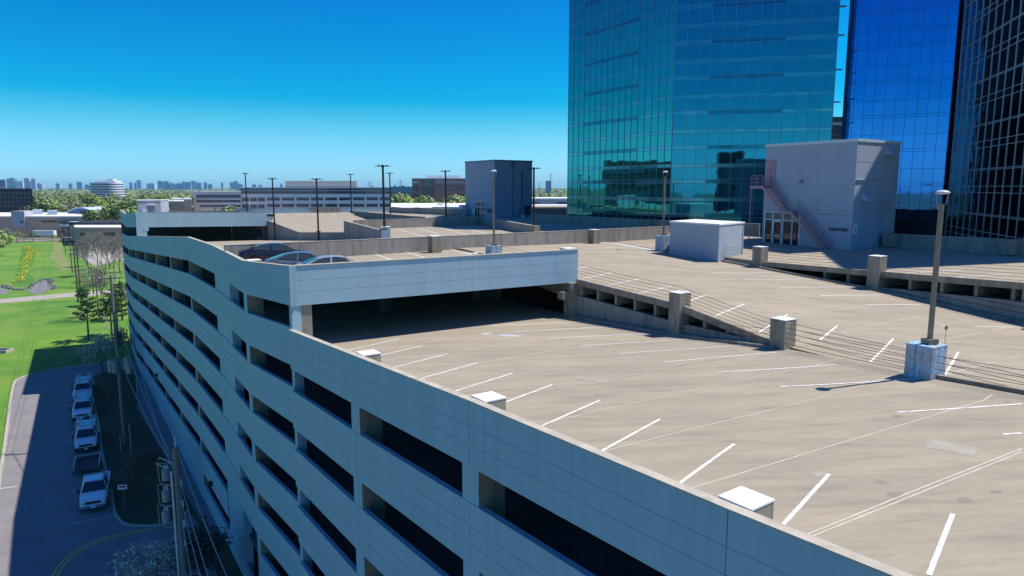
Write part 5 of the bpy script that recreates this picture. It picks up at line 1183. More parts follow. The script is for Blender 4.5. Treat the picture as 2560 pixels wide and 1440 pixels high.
# near big pole with three transformers on curved brackets
bG = WZ(470, 1560, 0); pH = W(441, 1118, bG.y); dH = (pH.y)
t8 = thing('utility_pole', (bG.x, bG.y, 0), 'nearest utility pole with three stacked transformers on curved brackets', 'utility pole', 'wooden utility poles along the field')
mb = MB('pole_grey'); mb.tube([(bG.x, bG.y, 0), (bG.x, bG.y, pH.z)], .23, 10, True, .19); mb.build('pole', t8)
for k, yy in enumerate((1185, 1238, 1290)):
    q = W(415, yy, bG.y); mb = MB('transformer'); mb.cyl((q.x, q.y), .25, q.z-.40, q.z+.36, 14); tf = mb.build('transformer', t8)
    for dx in (-.05, .12): mb = MB('insulator'); mb.cyl((q.x+dx, q.y), .05, q.z+.36, q.z+.62, 7); mb.build('insulator', tf)
    mb = MB('steel_grey'); mb.tube([(bG.x, bG.y, q.z-.75), (q.x-.1, q.y, q.z-.78), (q.x-.45, q.y, q.z-.55), (q.x-.5, q.y, q.z+.7)], .035, 5); mb.tube([(bG.x, bG.y, q.z+.75), (q.x-.5, q.y, q.z+.72)], .03, 5); mb.build('bracket', t8)
mb = MB('pale_metal'); a = Vector((bG.x, bG.y, pH.z-1.2)); mb.tube([a+Vector((-.2, 0, .1)), a+Vector((-1.1, 0, .5)), a+Vector((-1.3, 0, .1)), a+Vector((-.2, 0, -.6))], .03, 5); mb.tube([(bG.x-.33, bG.y-.1, 1), (bG.x-.33, bG.y-.1, pH.z-1.6)], .07, 6)
for k in range(4): q = Vector((bG.x+.24, bG.y-.05, pH.z-2.2-k*1.4)); mb.tube([q, q+Vector((.02, 0, -.45))], .06, 6)
mb.build('conduit', t8)
mb = MB('insulator'); mb.tube([(bG.x, bG.y, pH.z), (bG.x, bG.y, pH.z+.75)], .05, 6); mb.build('insulator', t8)
# transformers and hardware on the long grey pole
for px, py in ((280, 912), (290, 914), (326, 916), (320, 905)):
    q = W(px, py, pG.y); mb = MB('transformer'); mb.cyl((q.x, q.y-.2), .33, q.z-.75, q.z+.55, 12); mb.cyl((q.x, q.y-.2), .06, q.z+.55, q.z+1.0, 6); mb.build('transformer', t7)
q = W(310, 925, pG.y); mb = MB('pole_wood'); mb.tube([(q.x-2.3, q.y, q.z), (q.x+1.2, q.y, q.z)], .07, 5); mb.tube([(pG.x-2.4, pG.y, q.z-.6), (pG.x, pG.y, q.z-6.5)], .04, 5); mb.build('crossarm', t7)
# wires
def wire(a, b, sag=1.0, r=.018):
    mb = MB('cable'); pts = []
    for i in range(13): t = i/12; p = a.lerp(b, t); p.z -= sag*4*t*(1-t); pts.append(p)
    mb.tube(pts, r, 4); return mb
def wires(label, prs, r=.018, sag=.8, mn='cable'):
    mb = MB(mn)
    for a, b in prs:
        pts = []
        for i in range(13): t = i/12; p = a.lerp(b, t); p.z -= sag*4*t*(1-t); pts.append(p)
        mb.tube(pts, r, 4)
    tag(mb.build('power_line'), label, 'power line')
mat('wire_pale', (0.30, 0.31, 0.33), rough=0.5)
D3 = Vector((dv.x, dv.y, 0))
wires('power wires from the double pole to the long grey pole at the garage corner', [(pA+D3*k, pG+D3*k) for k in (-1.1, -.5, .5, 1.1)])
wires('power wires strung along the field between the brown poles', [(pA+D3*k, pB+D3*k) for k in (-1.1, 1.1)]+[(pB+D3*k, pC+D3*k) for k in (-1.1, 1.1)]+[(pC+D3*k, pD+D3*k) for k in (-1.1, 1.1)], r=.03)
wires('pale wires from the long grey pole down to the nearest utility pole', [(pG+D3*k+Vector((0, 0, -z_)), Vector((bG.x+k*.2, bG.y, pH.z-z2))) for k, z_, z2 in ((-1, 4, 1.3), (.2, 4, 1.4), (1, 0.3, .1), (1.2, 5, 3))], sag=1.4, r=.022, mn='wire_pale')
wires('pale service wires running from the nearest utility pole out of view', [(Vector((bG.x+.1, bG.y, pH.z-z_)), W(x_, 1560, 26.0)) for z_, x_ in ((.1, 620), (1.9, 560), (3.3, 535), (4.8, 500))], sag=.4, r=.02, mn='wire_pale')
# small signs and posts on the planting strip
v = WZ(311, 1272, .13); t = thing('road_sign', (v.x, v.y, .13), 'small red and white sign on a thin post in the planting strip', 'sign')
mb = MB('steel_grey'); mb.tube([v, v+Vector((0, 0, 2.3))], .03, 5); mb.build('post', t)
mb = MB('white_cap'); mb.box(v+Vector((0, -.04, 2.1)), (.8, .03, .42), .1); pn = mb.build('panel', t)
mb = MB('tail_red'); mb.box(v+Vector((0, -.065, 2.15)), (.6, .02, .16), .1); mb.build('stripe', pn)
for px, py, h_ in ((303, 1130, 1.9), (328, 1128, 3.2)):
    v = WZ(px, py, .13); t = thing('marker_post', (v.x, v.y, .13), 'thin pale marker post in the dark planting strip'+(', the taller one' if h_ > 2 else ', the shorter one'), 'post'); mb = MB('pale_metal'); mb.tube([v, v+Vector((0, 0, h_))], .035, 5); mb.build('post_shaft', t)
v = W(392, 938, 1); 
# flood lamps on the garage side
for px, py, d_ in ((391, 938, 79.5), (526, 1209, 51.5)):
    q = W(px, py, d_); mb = MB('black_plastic'); mb.box(q, (.34, .34, .34), .5); o = mb.build('wall_lamp', garage)
# ================================================================ DISTANT BUILDINGS
mat('brick_tan', (0.62, 0.38, 0.26), (0.54, 0.33, 0.23), scale=0.4, rough=0.9, coords='World'); mat('brick_red', (0.46, 0.18, 0.15), (0.40, 0.155, 0.13), scale=0.6, rough=0.9, coords='World')
mat('brown_wall', (0.42, 0.30, 0.23), (0.36, 0.255, 0.20), scale=0.3, rough=0.9, coords='World'); mat('grey_wall', (0.46, 0.45, 0.48), (0.41, 0.40, 0.43), scale=0.2, rough=0.9, coords='World')
mat('white_wall', (0.68, 0.68, 0.72), (0.62, 0.62, 0.66), scale=0.1, rough=0.85, coords='World'); mat('window_dark', (0.02, 0.03, 0.06), (0.05, 0.08, 0.11), scale=0.15, rough=0.08, coords='World', spec=0.9); mat('window_blind', (0.45, 0.46, 0.50), rough=0.5)
mat('dark_facade', (0.030, 0.022, 0.025), (0.05, 0.042, 0.045), scale=0.25, rough=0.6, coords='World'); mat('teal_facade', (0.04, 0.14, 0.19), rough=0.15, spec=0.8); mat('cream_wall', (0.45, 0.42, 0.36), rough=0.9); mat('blue_roof', (0.05, 0.14, 0.28), rough=0.35)
mat('far_haze_blue', (0.18, 0.36, 0.55), (0.14, 0.30, 0.49), scale=0.02, rough=0.8, coords='World'); mat('far_haze_pale', (0.46, 0.56, 0.66), rough=0.8); mat('far_haze_teal', (0.06, 0.24, 0.32), rough=0.6); mat('far_haze_rose', (0.38, 0.40, 0.52), rough=0.8); mat('tan_wall', (0.42, 0.32, 0.22), rough=0.9)  # far tones have the distance haze put into their colour
class Bld:
    """box building whose front is square to the viewer's heading"""
    def __init__(s, px0, px1, pyt, d, depth, m, label, name='office_building', cat='office building', group=None, rot=0.0, zbot=0.0, h=None):
        a = W(px0, pyt, d); b = W(px1, pyt, d); s.x0, s.x1, s.d = a.x, b.x, d; s.top = a.z if h is None else h; s.depth = depth; s.zb = zbot
        s.t = thing(name, ((a.x+b.x)/2, d, zbot), label, cat, group)
        mb = MB(m); k_ = 1+depth/d; mb.prism([(a.x, d), (b.x, d), (b.x*k_+(-.3 if b.x < 0 else -.3), d+depth), (a.x*k_+.3, d+depth)], zbot, s.top); mb.build('wall', s.t)
    def X(s, px): return (px-1280)/FPX*(s.d*CP+(EYE-s.top*.7)*SP)
    def rect(s, part, m, px0, px1, py0, py1, proud=0.12, parent=None, th=0.3):
        a = W(px0, py0, s.d); b = W(px1, py1, s.d)
        mb = MB(m); mb.box(((a.x+b.x)/2, s.d-proud+th/2, (a.z+b.z)/2), (b.x-a.x, th, a.z-b.z)); return mb.build(part, parent or s.t)
    def roof(s, m, over=0.4, th=0.5):
        o = over/2; k_ = 1+s.depth/s.d; mb = MB(m); mb.prism([(s.x0-o, s.d-o), (s.x1+o, s.d-o), (s.x1*k_+o, s.d+s.depth+o), (s.x0*k_-o, s.d+s.depth+o)], s.top, s.top+th); return mb.build('roof', s.t)
    def rbox(s, part, m, px0, px1, pyt, depth, back=2.0):
        k0 = 1+back/s.d; k1 = 1+(back+depth)/s.d; a = W(px0, pyt, s.d*k0); b = W(px1, pyt, s.d*k0); mb = MB(m); mb.prism([(a.x, a.y), (b.x, a.y), (b.x/k0*k1, s.d*k1), (a.x/k0*k1, s.d*k1)], s.top-.1, a.z); return mb.build(part, s.t)
# white banded office with the long penthouse
B = Bld(598, 975, 469.5, 430, 45, 'white_wall', 'long white office building with dark window bands and pale rooftop penthouse')
B.roof('white_wall', th=.4); B.rbox('penthouse', 'cream_wall', 713, 892, 452.5, 22, 8)
for py0, py1 in ((470.8, 476), (477.5, 484.5)):
    B.rect('window_band', 'window_dark', 598.5, 975, py0, py1)
mb = MB('white_wall')
for i in range(33):
    px = 604+i*11.6; a = W(px, 470.5, B.d); b = W(px+.7, 484.7, B.d); mb.box(((a.x+b.x)/2, B.d-.2, (a.z+b.z)/2), (b.x-a.x, .2, a.z-b.z))
mb.build('mullion', B.t)['kind'] = 'stuff'
px = 667.5
for i in range(9):
    for py0, py1 in ((494, 501.3), (510, 518)):
        B.rect('window', 'window_dark', px, px+32-i*.55, py0-i*.1, py1-i*.1, th=.3)
    px += 37.2-i*.55
for py0, py1 in ((494, 503.5), (511, 521)):
    for k in range(3): B.rect('window', 'window_dark', 606+k*19.5, 623+k*19.5, py0, py1)
# grey garage beside it
B = Bld(482, 603, 478.5, 400, 40, 'grey_wall', 'grey parking structure with dark horizontal slots beside the white banded office', name='parking_structure', cat='garage')
for py0, py1 in ((487, 495), (500, 506), (512.5, 518)): B.rect('opening', 'window_dark', 491 if py0 < 510 else 500, 602, py0, py1, .1)
B.rbox('stair_head', 'white_wall', 492, 502, 476, 5, 1)
# red brick office
B = Bld(1030, 1200, 447, 620, 60, 'brick_red', 'red brick office building with pale penthouse and vertical glass strip'); B.roof('white_roof', th=.5)
B.rbox('penthouse', 'white_wall', 1066, 1151, 438.5, 22, 10)
B.rect('glass_strip', 'window_dark', 1055, 1085, 448.5, 500, .3)
for r_, (py0, py1) in enumerate(((453, 458), (462.5, 471), (472.5, 478), (485, 491))):
    for i in range(12):
        B.rect('window', 'window_blind' if r_ == 0 else 'window_dark', 1090+i*6.6, 1090+i*6.6+4.6, py0, py1)
    B.rect('window', 'window_blind' if r_ == 0 else 'window_dark', 1031, 1048, py0, py1)
rr = random.Random(2); mb = MB('white_wall')
for i in range(17): # illegible roof edge lettering: small pale strokes
    if i in (6,): continue
    a = W(1090+i*1.12, 448.6, B.d); mb.box((a.x, B.d-.3, a.z-.55), (.22, .15, .95)); mb.box((a.x+.12, B.d-.3, a.z-(.15 if i % 2 else .55)), (.3, .12, .16))
mb.build('lettering', B.t)
# teal glass block
B = Bld(976, 1032, 466.5, 900, 60, 'teal_facade', 'low teal glass office block between the white office and the red brick one')
B.rect('window_band', 'far_haze_blue', 976, 1032, 470, 472.5); B.rect('window_band', 'far_haze_blue', 976, 1032, 476, 478.5); B.rbox('rooftop_unit', 'far_haze_blue', 985, 989, 462, 8)
B.rbox('rooftop_unit', 'teal_facade', 1003, 1012, 464, 8)
# low roofs behind the far decks
B = Bld(975, 1165, 515, 250, 70, 'white_roof', 'low building with a wide white flat roof behind the far decks', name='flat_roof_building', cat='building', h=W(0, 519, 250).z)
B.rbox('rooftop_unit', 'grey_wall', 1092, 1108, 509.5, 4, 8)
B = Bld(1082, 1172, 521, 215, 22, 'tan_wall', 'low tan building with dark window strip behind the far decks', name='flat_roof_building', cat='building'); B.roof('white_roof'); B.rect('window_band', 'window_dark', 1084, 1117, 523, 528)
# gap between far elevator tower and the glass tower
B = Bld(1325, 1425, 499, 430, 50, 'grey_wall', 'low grey building with white roof edge and dark window slots seen past the elevator tower', name='flat_roof_building', cat='building'); B.roof('white_roof', th=.8)
B.rect('window', 'window_dark', 1326, 1348, 506, 510); B.rect('window', 'window_dark', 1393, 1418, 506, 510)
B = Bld(1322, 1425, 516, 300, 20, 'tan_wall', 'low tan roofed building just beyond the deck wall beside the teal tower', name='flat_roof_building', cat='building'); B.roof('white_roof', th=.4)
B = Bld(1322, 1416, 521, 250, 14, 'window_dark', 'low dark glass building directly behind the shaded deck wall', name='flat_roof_building', cat='building'); B.roof('tan_wall', th=.5)
B = Bld(1364, 1378, 453, 2600, 40, 'far_haze_blue', 'lone haze blue tower on the horizon beside the tall pole', name='distant_tower', cat='tower'); B.roof('far_haze_blue', th=2, over=-6)
B.rect('face_strip', 'far_haze_pale', 1370, 1371, 454, 467, 1)
# left: dark office, grey tower behind, round banded one
B = Bld(-140, 80, 471.5, 560, 60, 'dark_facade', 'dark brown office block with faint window rows left of the trees')
for r_ in range(4):
    for i in range(14): B.rect('window', 'window_dark', -60+i*10, -60+i*10+6.5, 480+r_*11, 486+r_*11, .15)
B.rbox('rooftop_unit', 'white_wall', 26, 34, 466, 6, 12)
for px in (56, 62, 67, 71): B.rbox('antenna', 'black_metal', px, px+.6, 460+(px % 5), .4, 4)
B = Bld(-60, 13, 449, 900, 50, 'far_haze_rose', 'grey tower rising behind the dark brown office block', name='distant_tower', cat='tower'); B.rect('window_band', 'window_dark', -60, 10, 455, 457, .3); B.rect('window_band', 'window_dark', -60, 10, 461, 463, .3)
# curved banded building
cx = W(267, 455, 1250); rb = thing('office_building', (cx.x, cx.y, 0), 'round cornered office building with white and dark bands rising from the trees', 'office building')
def rounded(x, y, w_, dp, r, n=6):
    o = []
    for sx, sy, a0 in ((1, -1, -90), (1, 1, 0), (-1, 1, 90), (-1, -1, 180)):
        for k in range(n+1): a = R(a0+90*k/n); o.append((x+sx*(w_/2-r)+r*math.cos(a), y+sy*(dp/2-r)+r*math.sin(a)))
    return o
wr_ = 71/FPX*1250; ztp = cx.z-1
mb = MB('window_dark'); mb.prism(rounded(cx.x, cx.y, wr_-.8, 40, 15), 0, ztp-.2); mb.build('glazing', rb)
for i in range(9):
    mb = MB('white_wall'); z1 = ztp-i*4.35; mb.prism(rounded(cx.x, cx.y, wr_, 41, 16), z1-2.3, z1); mb.build('spandrel_band', rb)
mb = MB('white_wall'); mb.box((cx.x+3, cx.y, ztp+1.8), (wr_*.7, 20, 2.6)); mb.box((cx.x+9, cx.y, ztp+3.5), (11, 12, 5)); mb.build('penthouse', rb)
# tan brick complex
B = Bld(-160, 205, 543, 415, 60, 'brick_tan', 'wide tan brick building with pale roof and grey box tower across the far street', name='brick_building', cat='building'); B.roof('white_roof', th=.6)
B.rect('box_tower', 'grey_wall', 29, 66, 527.5, 568, .8, th=8); B.rect('window', 'window_dark', 53, 60, 552, 558.5, 1.0)
for i in range(6): B.rect('window', 'window_dark', 104+i*7.8, 110.5+i*7.8, 551, 556.5)
B.rect('awning', 'blue_roof', 150, 196, 550.5, 554, 1.5, th=3); B.rect('entrance_wall', 'window_dark', 152, 176, 556, 592, .2); B.rect('entrance_arch', 'roof_trim', 152, 176, 560, 566, 2.5, th=4)
B.rbox('rooftop_unit', 'white_roof', 82, 106, 525, 8, 30); B.rbox('rooftop_unit', 'roof_trim', 118, 143, 527, 10, 22); B.rbox('rooftop_unit', 'white_wall', 130, 143, 526, 8, 24)
# arched blue roof hall
c0 = W(169, 531, 455); c1 = W(236, 531, 455); t = thing('arched_hall', (c0.x, c0.y, 0), 'hall with a low arched blue roof behind the tan brick building', 'building')
mb = MB('blue_roof'); n = 14; Lx = c1.x-c0.x; pr = [Vector((c0.x+Lx*k/n, c0.y, c0.z+3.6*math.sin(math.pi*(.08+.84*k/n))-1.0)) for k in range(n+1)]
for a, b in zip(pr, pr[1:]): mb.hexa([Vector((a.x, a.y, 0)), Vector((b.x, b.y, 0)), Vector((b.x, b.y+35, 0)), Vector((a.x, a.y+35, 0)), a, b, b+Vector((0, 35, 0)), a+Vector((0, 35, 0))])
mb.build('wall', t); mb = MB('roof_trim')
for a, b in zip(pr, pr[1:]): mb.hexa([a+Vector((0, -1, 0)), b+Vector((0, -1, 0)), b+Vector((0, 36, 0)), a+Vector((0, 36, 0)), a+Vector((0, -1, .6)), b+Vector((0, -1, .6)), b+Vector((0, 36, .6)), a+Vector((0, 36, .6))])
mb.build('roof', t)
# brown flat roofed building, nearer, its corner at the utility poles
q0 = WZ(190, 614, 0); hb = W(186, 569, q0.y).z; q1 = W(176, 556, q0.y*1.0); t = thing('flat_roof_building', (q0.x, q0.y, 0), 'brown two storey flat roofed building with white roof and deep window recesses', 'building')
back = q0.y+62; xl = ray(177, 555.5); sL = (hb-EYE)/xl.z; pl_ = Vector((0, 0, EYE))+xl*sL; xr = q0.x+70
poly = [(q0.x, q0.y), (xr, q0.y), (xr, pl_.y), (pl_.x, pl_.y)]
mb = MB('brown_wall'); mb.prism(poly, 0, hb); mb.build('wall', t); mb = MB('white_roof'); cxm = sum(p[0] for p in poly)/4; cym = sum(p[1] for p in poly)/4
mb.prism([(cxm+(p[0]-cxm)*.985, cym+(p[1]-cym)*.985) for p in poly], hb, hb+.15); mb.build('roof', t)
def brect(part, m, px0, px1, py0, py1, proud=.15, th=.4):
    a = W(px0, py0, q0.y); b = W(px1, py1, q0.y); mb = MB(m); mb.box(((a.x+b.x)/2, q0.y-proud+th/2, (a.z+b.z)/2), (b.x-a.x, th, a.z-b.z)); return mb.build(part, t)
brect('window', 'window_dark', 200, 214, 582, 590); brect('window', 'brick_tan', 214, 257, 581, 588.5); brect('window', 'window_dark', 257, 288, 581, 590); brect('window', 'window_dark', 228, 257, 602, 607); brect('window', 'window_dark', 192, 290, 610, 613.5)
rb_ = W(240, 557, q0.y+30); mb = MB('dark_facade'); mb.box((rb_.x+14, q0.y+34, hb+.8), (48, 24, 1.4)); mb.build('roof_screen', t); mb = MB('white_roof'); mb.box((rb_.x-12, q0.y+30, hb+.8), (4, 4, 1.5)); mb.build('roof_hatch', t)
# brown houses behind the far corner
for (x0, x1, yt, d, lb) in ((404, 458, 505, 330, 'brown flat building with white roof edge behind the roof shed'), (430, 478, 499, 380, 'long low building with white roof left of the grey parking structure')):
    B = Bld(x0, x1, yt, d, 25, 'brown_wall', lb, name='flat_roof_building', cat='building'); B.roof('white_roof', th=.5); B.rect('window', 'window_dark', x0+3, x0+24, yt+7, yt+13)
    B.rbox('rooftop_unit', 'grey_wall', x0+22, x0+30, yt-4, 5, 6)
# skyline
SK = [(15.5, 34, 446.5, 'far_haze_teal'), (34, 38, 453, 'far_haze_blue'), (39, 47, 453.5, 'far_haze_pale'), (47, 56, 453, 'far_haze_pale'), (59, 73, 446, 'far_haze_pale'), (64, 77, 453.5, 'far_haze_blue'), (77, 87, 447, 'far_haze_rose'), (86.5, 90, 451, 'far_haze_pale'), (90, 104, 459.5, 'far_haze_rose'), (104, 110, 460, 'far_haze_pale'),
      (139, 149, 458.5, 'far_haze_pale'), (171, 179, 459, 'far_haze_blue'), (191, 198, 455, 'far_haze_rose'), (198, 204, 456, 'far_haze_blue'), (211, 221, 462, 'far_haze_blue'), (221, 232, 463, 'far_haze_teal'), (323, 330, 457, 'far_haze_blue'), (335, 341, 457, 'far_haze_blue'), (341, 351, 451, 'far_haze_blue'), (366, 386, 459, 'far_haze_pale'),
      (393, 405, 452.5, 'far_haze_blue'), (405, 411, 455, 'far_haze_rose'), (411, 421, 454, 'far_haze_blue'), (423, 436, 457.5, 'far_haze_pale'), (438, 454, 459, 'far_haze_blue'), (454, 468, 455, 'far_haze_rose'), (468, 476, 456, 'far_haze_blue'), (475, 489, 453, 'far_haze_blue'), (490, 502, 457.5, 'far_haze_blue'), (509, 517, 457, 'far_haze_blue'), (518, 530, 461, 'far_haze_blue'),
      (552, 558, 457, 'far_haze_pale'), (574, 582, 457, 'far_haze_blue'), (582, 594, 454, 'far_haze_blue'), (594, 606, 461, 'far_haze_blue'), (630, 640, 462, 'far_haze_blue'), (646, 656, 463, 'far_haze_pale'), (700, 706, 461, 'far_haze_blue'), (929, 934, 464, 'far_haze_pale'), (266, 276, 463, 'far_haze_blue'), (286, 300, 464, 'far_haze_blue')]
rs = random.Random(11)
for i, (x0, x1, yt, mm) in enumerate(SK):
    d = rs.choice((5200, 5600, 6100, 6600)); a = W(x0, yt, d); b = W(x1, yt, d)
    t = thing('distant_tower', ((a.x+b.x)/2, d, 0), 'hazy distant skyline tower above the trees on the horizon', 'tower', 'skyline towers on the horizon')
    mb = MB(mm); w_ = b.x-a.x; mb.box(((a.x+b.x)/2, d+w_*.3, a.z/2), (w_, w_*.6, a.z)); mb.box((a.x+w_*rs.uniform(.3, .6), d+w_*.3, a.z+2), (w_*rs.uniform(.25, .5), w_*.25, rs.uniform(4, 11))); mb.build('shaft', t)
    mb = MB('far_haze_pale' if mm != 'far_haze_pale' else 'far_haze_blue')
    for k in range(3): mb.box((a.x+w_*(.25+.25*k), d-.5, a.z*.52), (w_*.05, 1.0, a.z*.85))
    mb.build('window_strip', t)
# pylons and tall poles on the horizon
for px, yt, d in ((924, 453, 1900), (1001, 450, 1700)):
    a = W(px, yt, d); t = thing('power_pylon', (a.x, a.y, 0), 'lattice power pylon on the horizon, '+('behind the white office' if px < 950 else 'above the teal block'), 'pylon'); mb = MB('far_haze_blue')
    for s in (-1, 1):
        mb.tube([(a.x+s*4, a.y, 0), (a.x+s*.8, a.y, a.z)], .35, 4)
        for k in range(6): z0 = a.z*k/6; z1 = a.z*(k+1)/6; wa = 4-3.2*k/6; wb_ = 4-3.2*(k+1)/6; mb.tube([(a.x-s*wa, a.y, z0), (a.x+s*wb_, a.y, z1)], .2, 3)
    for k in range(3): mb.tube([(a.x-7+k, a.y, a.z-3-k*6), (a.x+7-k, a.y, a.z-3-k*6)], .35, 4)
    mb.build('lattice', t)
for px, yt, yb, d, lb in ((1376.5, 434, 482, 900, 'tall thin steel pole with side arms in front of the lone haze blue tower'), (1347.5, 457, 482, 1000, 'short thin steel pole left of the lone haze blue tower')):
    a = W(px, yt, d); t = thing('utility_pole', (a.x, a.y, 0), lb, 'utility pole'); mb = MB('pole_grey'); mb.tube([(a.x, a.y, 0), (a.x, a.y, a.z)], .55, 6, True, .35); mb.build('pole', t); mb = MB('pole_grey')
    for k in range(3): mb.tube([(a.x, a.y, a.z-1-k*5), (a.x+3.2, a.y, a.z-2-k*5)], .2, 4)
    mb.build('crossarm', t)
# dark block and low neighbours out of view to the left: they show in the tower glass
B0 = thing('office_building', (-165, 155, 0), 'dark glass office block mirrored in the left face of the teal tower', 'office building'); mb = MB('dark_facade'); mb.box((-165, 155, 19.5), (30, 24, 39)); mb.build('wall', B0)
mb = MB('window_dark')
for k in range(8): mb.box((-149.9, 155, 4+k*4.5), (.4, 23, 2.4))
mb.build('window_band', B0)
B0 = thing('office_building', (-4.5, -95, 0), 'dark office block mirrored low in the right face of the teal tower', 'office building'); mb = MB('dark_facade'); mb.box((-4.5, -95, 21), (9, 12, 42)); mb.build('wall', B0); mb = MB('window_dark'); mb.box((-4.5, -88.8, 20), (7, .5, 34)); mb.build('window_band', B0)
# ================================================================ TREES
mat('bark', (0.11, 0.085, 0.065), (0.07, 0.055, 0.045), scale=6, rough=0.95); mat('bark_pale', (0.27, 0.245, 0.215), (0.17, 0.155, 0.14), scale=4, rough=0.95)
def leafmat(name, c1, c2, sc=0.9):
    m = mat(name, c1, c2, scale=sc, rough=0.7, coords='Object', detail=3); b = m.node_tree.nodes['Principled BSDF']; b.inputs['Subsurface Weight'].default_value = 0.0
    return m
leafmat('leaf_green', (0.10, 0.22, 0.025), (0.17, 0.29, 0.04)); leafmat('leaf_lime', (0.24, 0.36, 0.04), (0.32, 0.42, 0.08)); leafmat('leaf_dark', (0.03, 0.075, 0.018), (0.055, 0.12, 0.025)); leafmat('leaf_olive', (0.20, 0.25, 0.09), (0.28, 0.31, 0.13)); leafmat('leaf_twig', (0.21, 0.185, 0.16), (0.15, 0.135, 0.12))
leafmat('leaf_far', (0.13, 0.21, 0.06), (0.18, 0.23, 0.09), .02); leafmat('leaf_blossom', (0.62, 0.64, 0.64), (0.22, 0.28, 0.20), 1.5); leafmat('leaf_pine', (0.04, 0.085, 0.03), (0.07, 0.13, 0.045)); leafmat('leaf_shade', (0.05, 0.06, 0.04), (0.09, 0.10, 0.08), 1.5)
def leaves(mb, rnd, c, rad, n, size, flat=.75):
    for _ in range(n):
        while True:
            v = Vector((rnd.uniform(-1, 1), rnd.uniform(-1, 1), rnd.uniform(-1, 1))); l = v.length
            if .05 < l <= 1: break
        v = v/l*(l**.35); p = c+Vector((v.x*rad, v.y*rad, v.z*rad*flat))
        nrm = (v+Vector((rnd.gauss(0, .5), rnd.gauss(0, .5), rnd.gauss(0.25, .5)))).normalized(); a = nrm.orthogonal().normalized(); a.rotate(Matrix.Rotation(rnd.uniform(0, 6.28), 3, nrm)); b = nrm.cross(a)
        s = size*rnd.uniform(.5, 1.25); mb.quad(p-a*s-b*s*.35, p+a*s*.2-b*s*.6, p+a*s+b*s*.3, p-a*s*.1+b*s*.65)
def crown_tree(name, label, leaf, h, r, seed, nl=14, per=90, leafsize=.5, group=None, cat='tree', bark='bark', trunk=.28, leaf2=None):
    rnd = random.Random(seed); t = thing(name, (0, 0, 0), label, cat, group); OFF[t] = Vector((0, 0, 0))
    mb = MB(bark); ht = h*.42; lean = Vector((rnd.uniform(-.3, .3), rnd.uniform(-.3, .3), 0))
    mb.tube([Vector((0, 0, 0)), lean*.5+Vector((0, 0, ht*.5)), lean+Vector((0, 0, ht))], trunk, 7, False, trunk*.6); cs = []
    for i in range(nl):
        a = 6.283*i/nl*1.618*1.7+rnd.uniform(-.3, .3); q = math.sqrt((i+.5)/nl); rr = r*.72*q*rnd.uniform(.8, 1.15); zz = h*(.52+.30*(1-q*q))+rnd.uniform(-.06, .08)*h
        c = Vector((math.cos(a)*rr, math.sin(a)*rr, zz)); cs.append(c)
        if i % 2 == 0: mb.tube([lean+Vector((0, 0, ht*.9)), (lean+Vector((0, 0, ht)))*.5+c*.5+Vector((0, 0, -.3)), c], trunk*.4, 5, False, trunk*.12)
    mb.build('trunk', t)
    mb = MB(leaf) if leaf2 is None else MB(leaf, leaf2)
    for i, c in enumerate(cs):
        if leaf2: mb.use(leaf if rnd.random() < .6 else leaf2)
        leaves(mb, rnd, c, r*rnd.uniform(.30, .44), per, leafsize)
    mb.build('crown', t); return t
HIDE = []
kinds = {
 'oak': crown_tree('oak_tree', 'rounded mid green tree among the trees beyond the field', 'leaf_green', 11.5, 6.8, 1, leafsize=.62, leaf2='leaf_olive'),
 'lime': crown_tree('lime_tree', 'bright yellow green spring tree among the trees beyond the field', 'leaf_lime', 12, 7.5, 2, leafsize=.62, leaf2='leaf_olive'),
 'dark': crown_tree('evergreen_tree', 'dark green tree among the trees beyond the field', 'leaf_dark', 10, 5.5, 3, leafsize=.55, leaf2='leaf_green'),
 'bare': crown_tree('leafless_tree', 'grey brown tree with hardly any leaves among the trees beyond the field', 'leaf_twig', 11, 6.5, 4, per=60, leafsize=.38, leaf2='leaf_olive'),
}
LBL = {k: (o['label'], o.name) for k, o in kinds.items()}
used = set()
FOOT = []
for o in bpy.data.objects:
    if o.type == 'MESH' and o.name.startswith('wall') and o.parent is not None and o.parent.name.split('.')[0] in ('office_building', 'parking_structure', 'flat_roof_building', 'brick_building', 'arched_hall', 'office_building'):
        xs = [v.co.x+o.parent.location.x for v in o.data.vertices]; ys = [v.co.y+o.parent.location.y for v in o.data.vertices]
        if min(ys) > 150: FOOT.append((min(xs)-6, max(xs)+6, min(ys)-6, max(ys)+4))
def plant(kind, x, y, s=1.0, label=None, group=None, zz=0.0, check=True):
    if check and any(a < x < b and c < y < d for a, b, c, d in FOOT): return None
    o = kinds[kind] if kind not in used else copy_tree(kinds[kind]); used.add(kind)
    o.location = (x, y, zz); o.rotation_euler = (0, 0, random.uniform(0, 6.28)); o.scale = (s*random.uniform(.9, 1.15), s*random.uniform(.9, 1.15), s*random.uniform(.85, 1.1))
    o['label'] = label or LBL[kind][0]; o['group'] = group or {'oak': 'mid green trees beyond the field', 'lime': 'bright spring trees beyond the field', 'dark': 'dark trees beyond the field', 'bare': 'leafless trees beyond the field'}[kind]
    return o
random.seed(21)
cnt = 0
def zone(n, u0, u1, d0, d1, mix, s=(1.15, 1.8), pw=1.5):
    pts = []
    for _ in range(n):
        for _try in range(12):
            d = d0+(d1-d0)*random.random()**pw; u = random.uniform(u0, u1); x = u*d
            if all((x-a)**2+(d-b)**2 > 55 for a, b in pts): break
        pts.append((x, d)); plant(random.choices(list(mix), list(mix.values()))[0], x, d, random.uniform(*s))
zone(95, -.69, -.50, 500, 1100, dict(oak=4, lime=4, dark=2, bare=3))
zone(60, -.56, -.38, 420, 1000, dict(oak=3, lime=5, dark=2, bare=2))
zone(25, -.40, -.18, 560, 1200, dict(oak=3, lime=3, dark=2, bare=3))
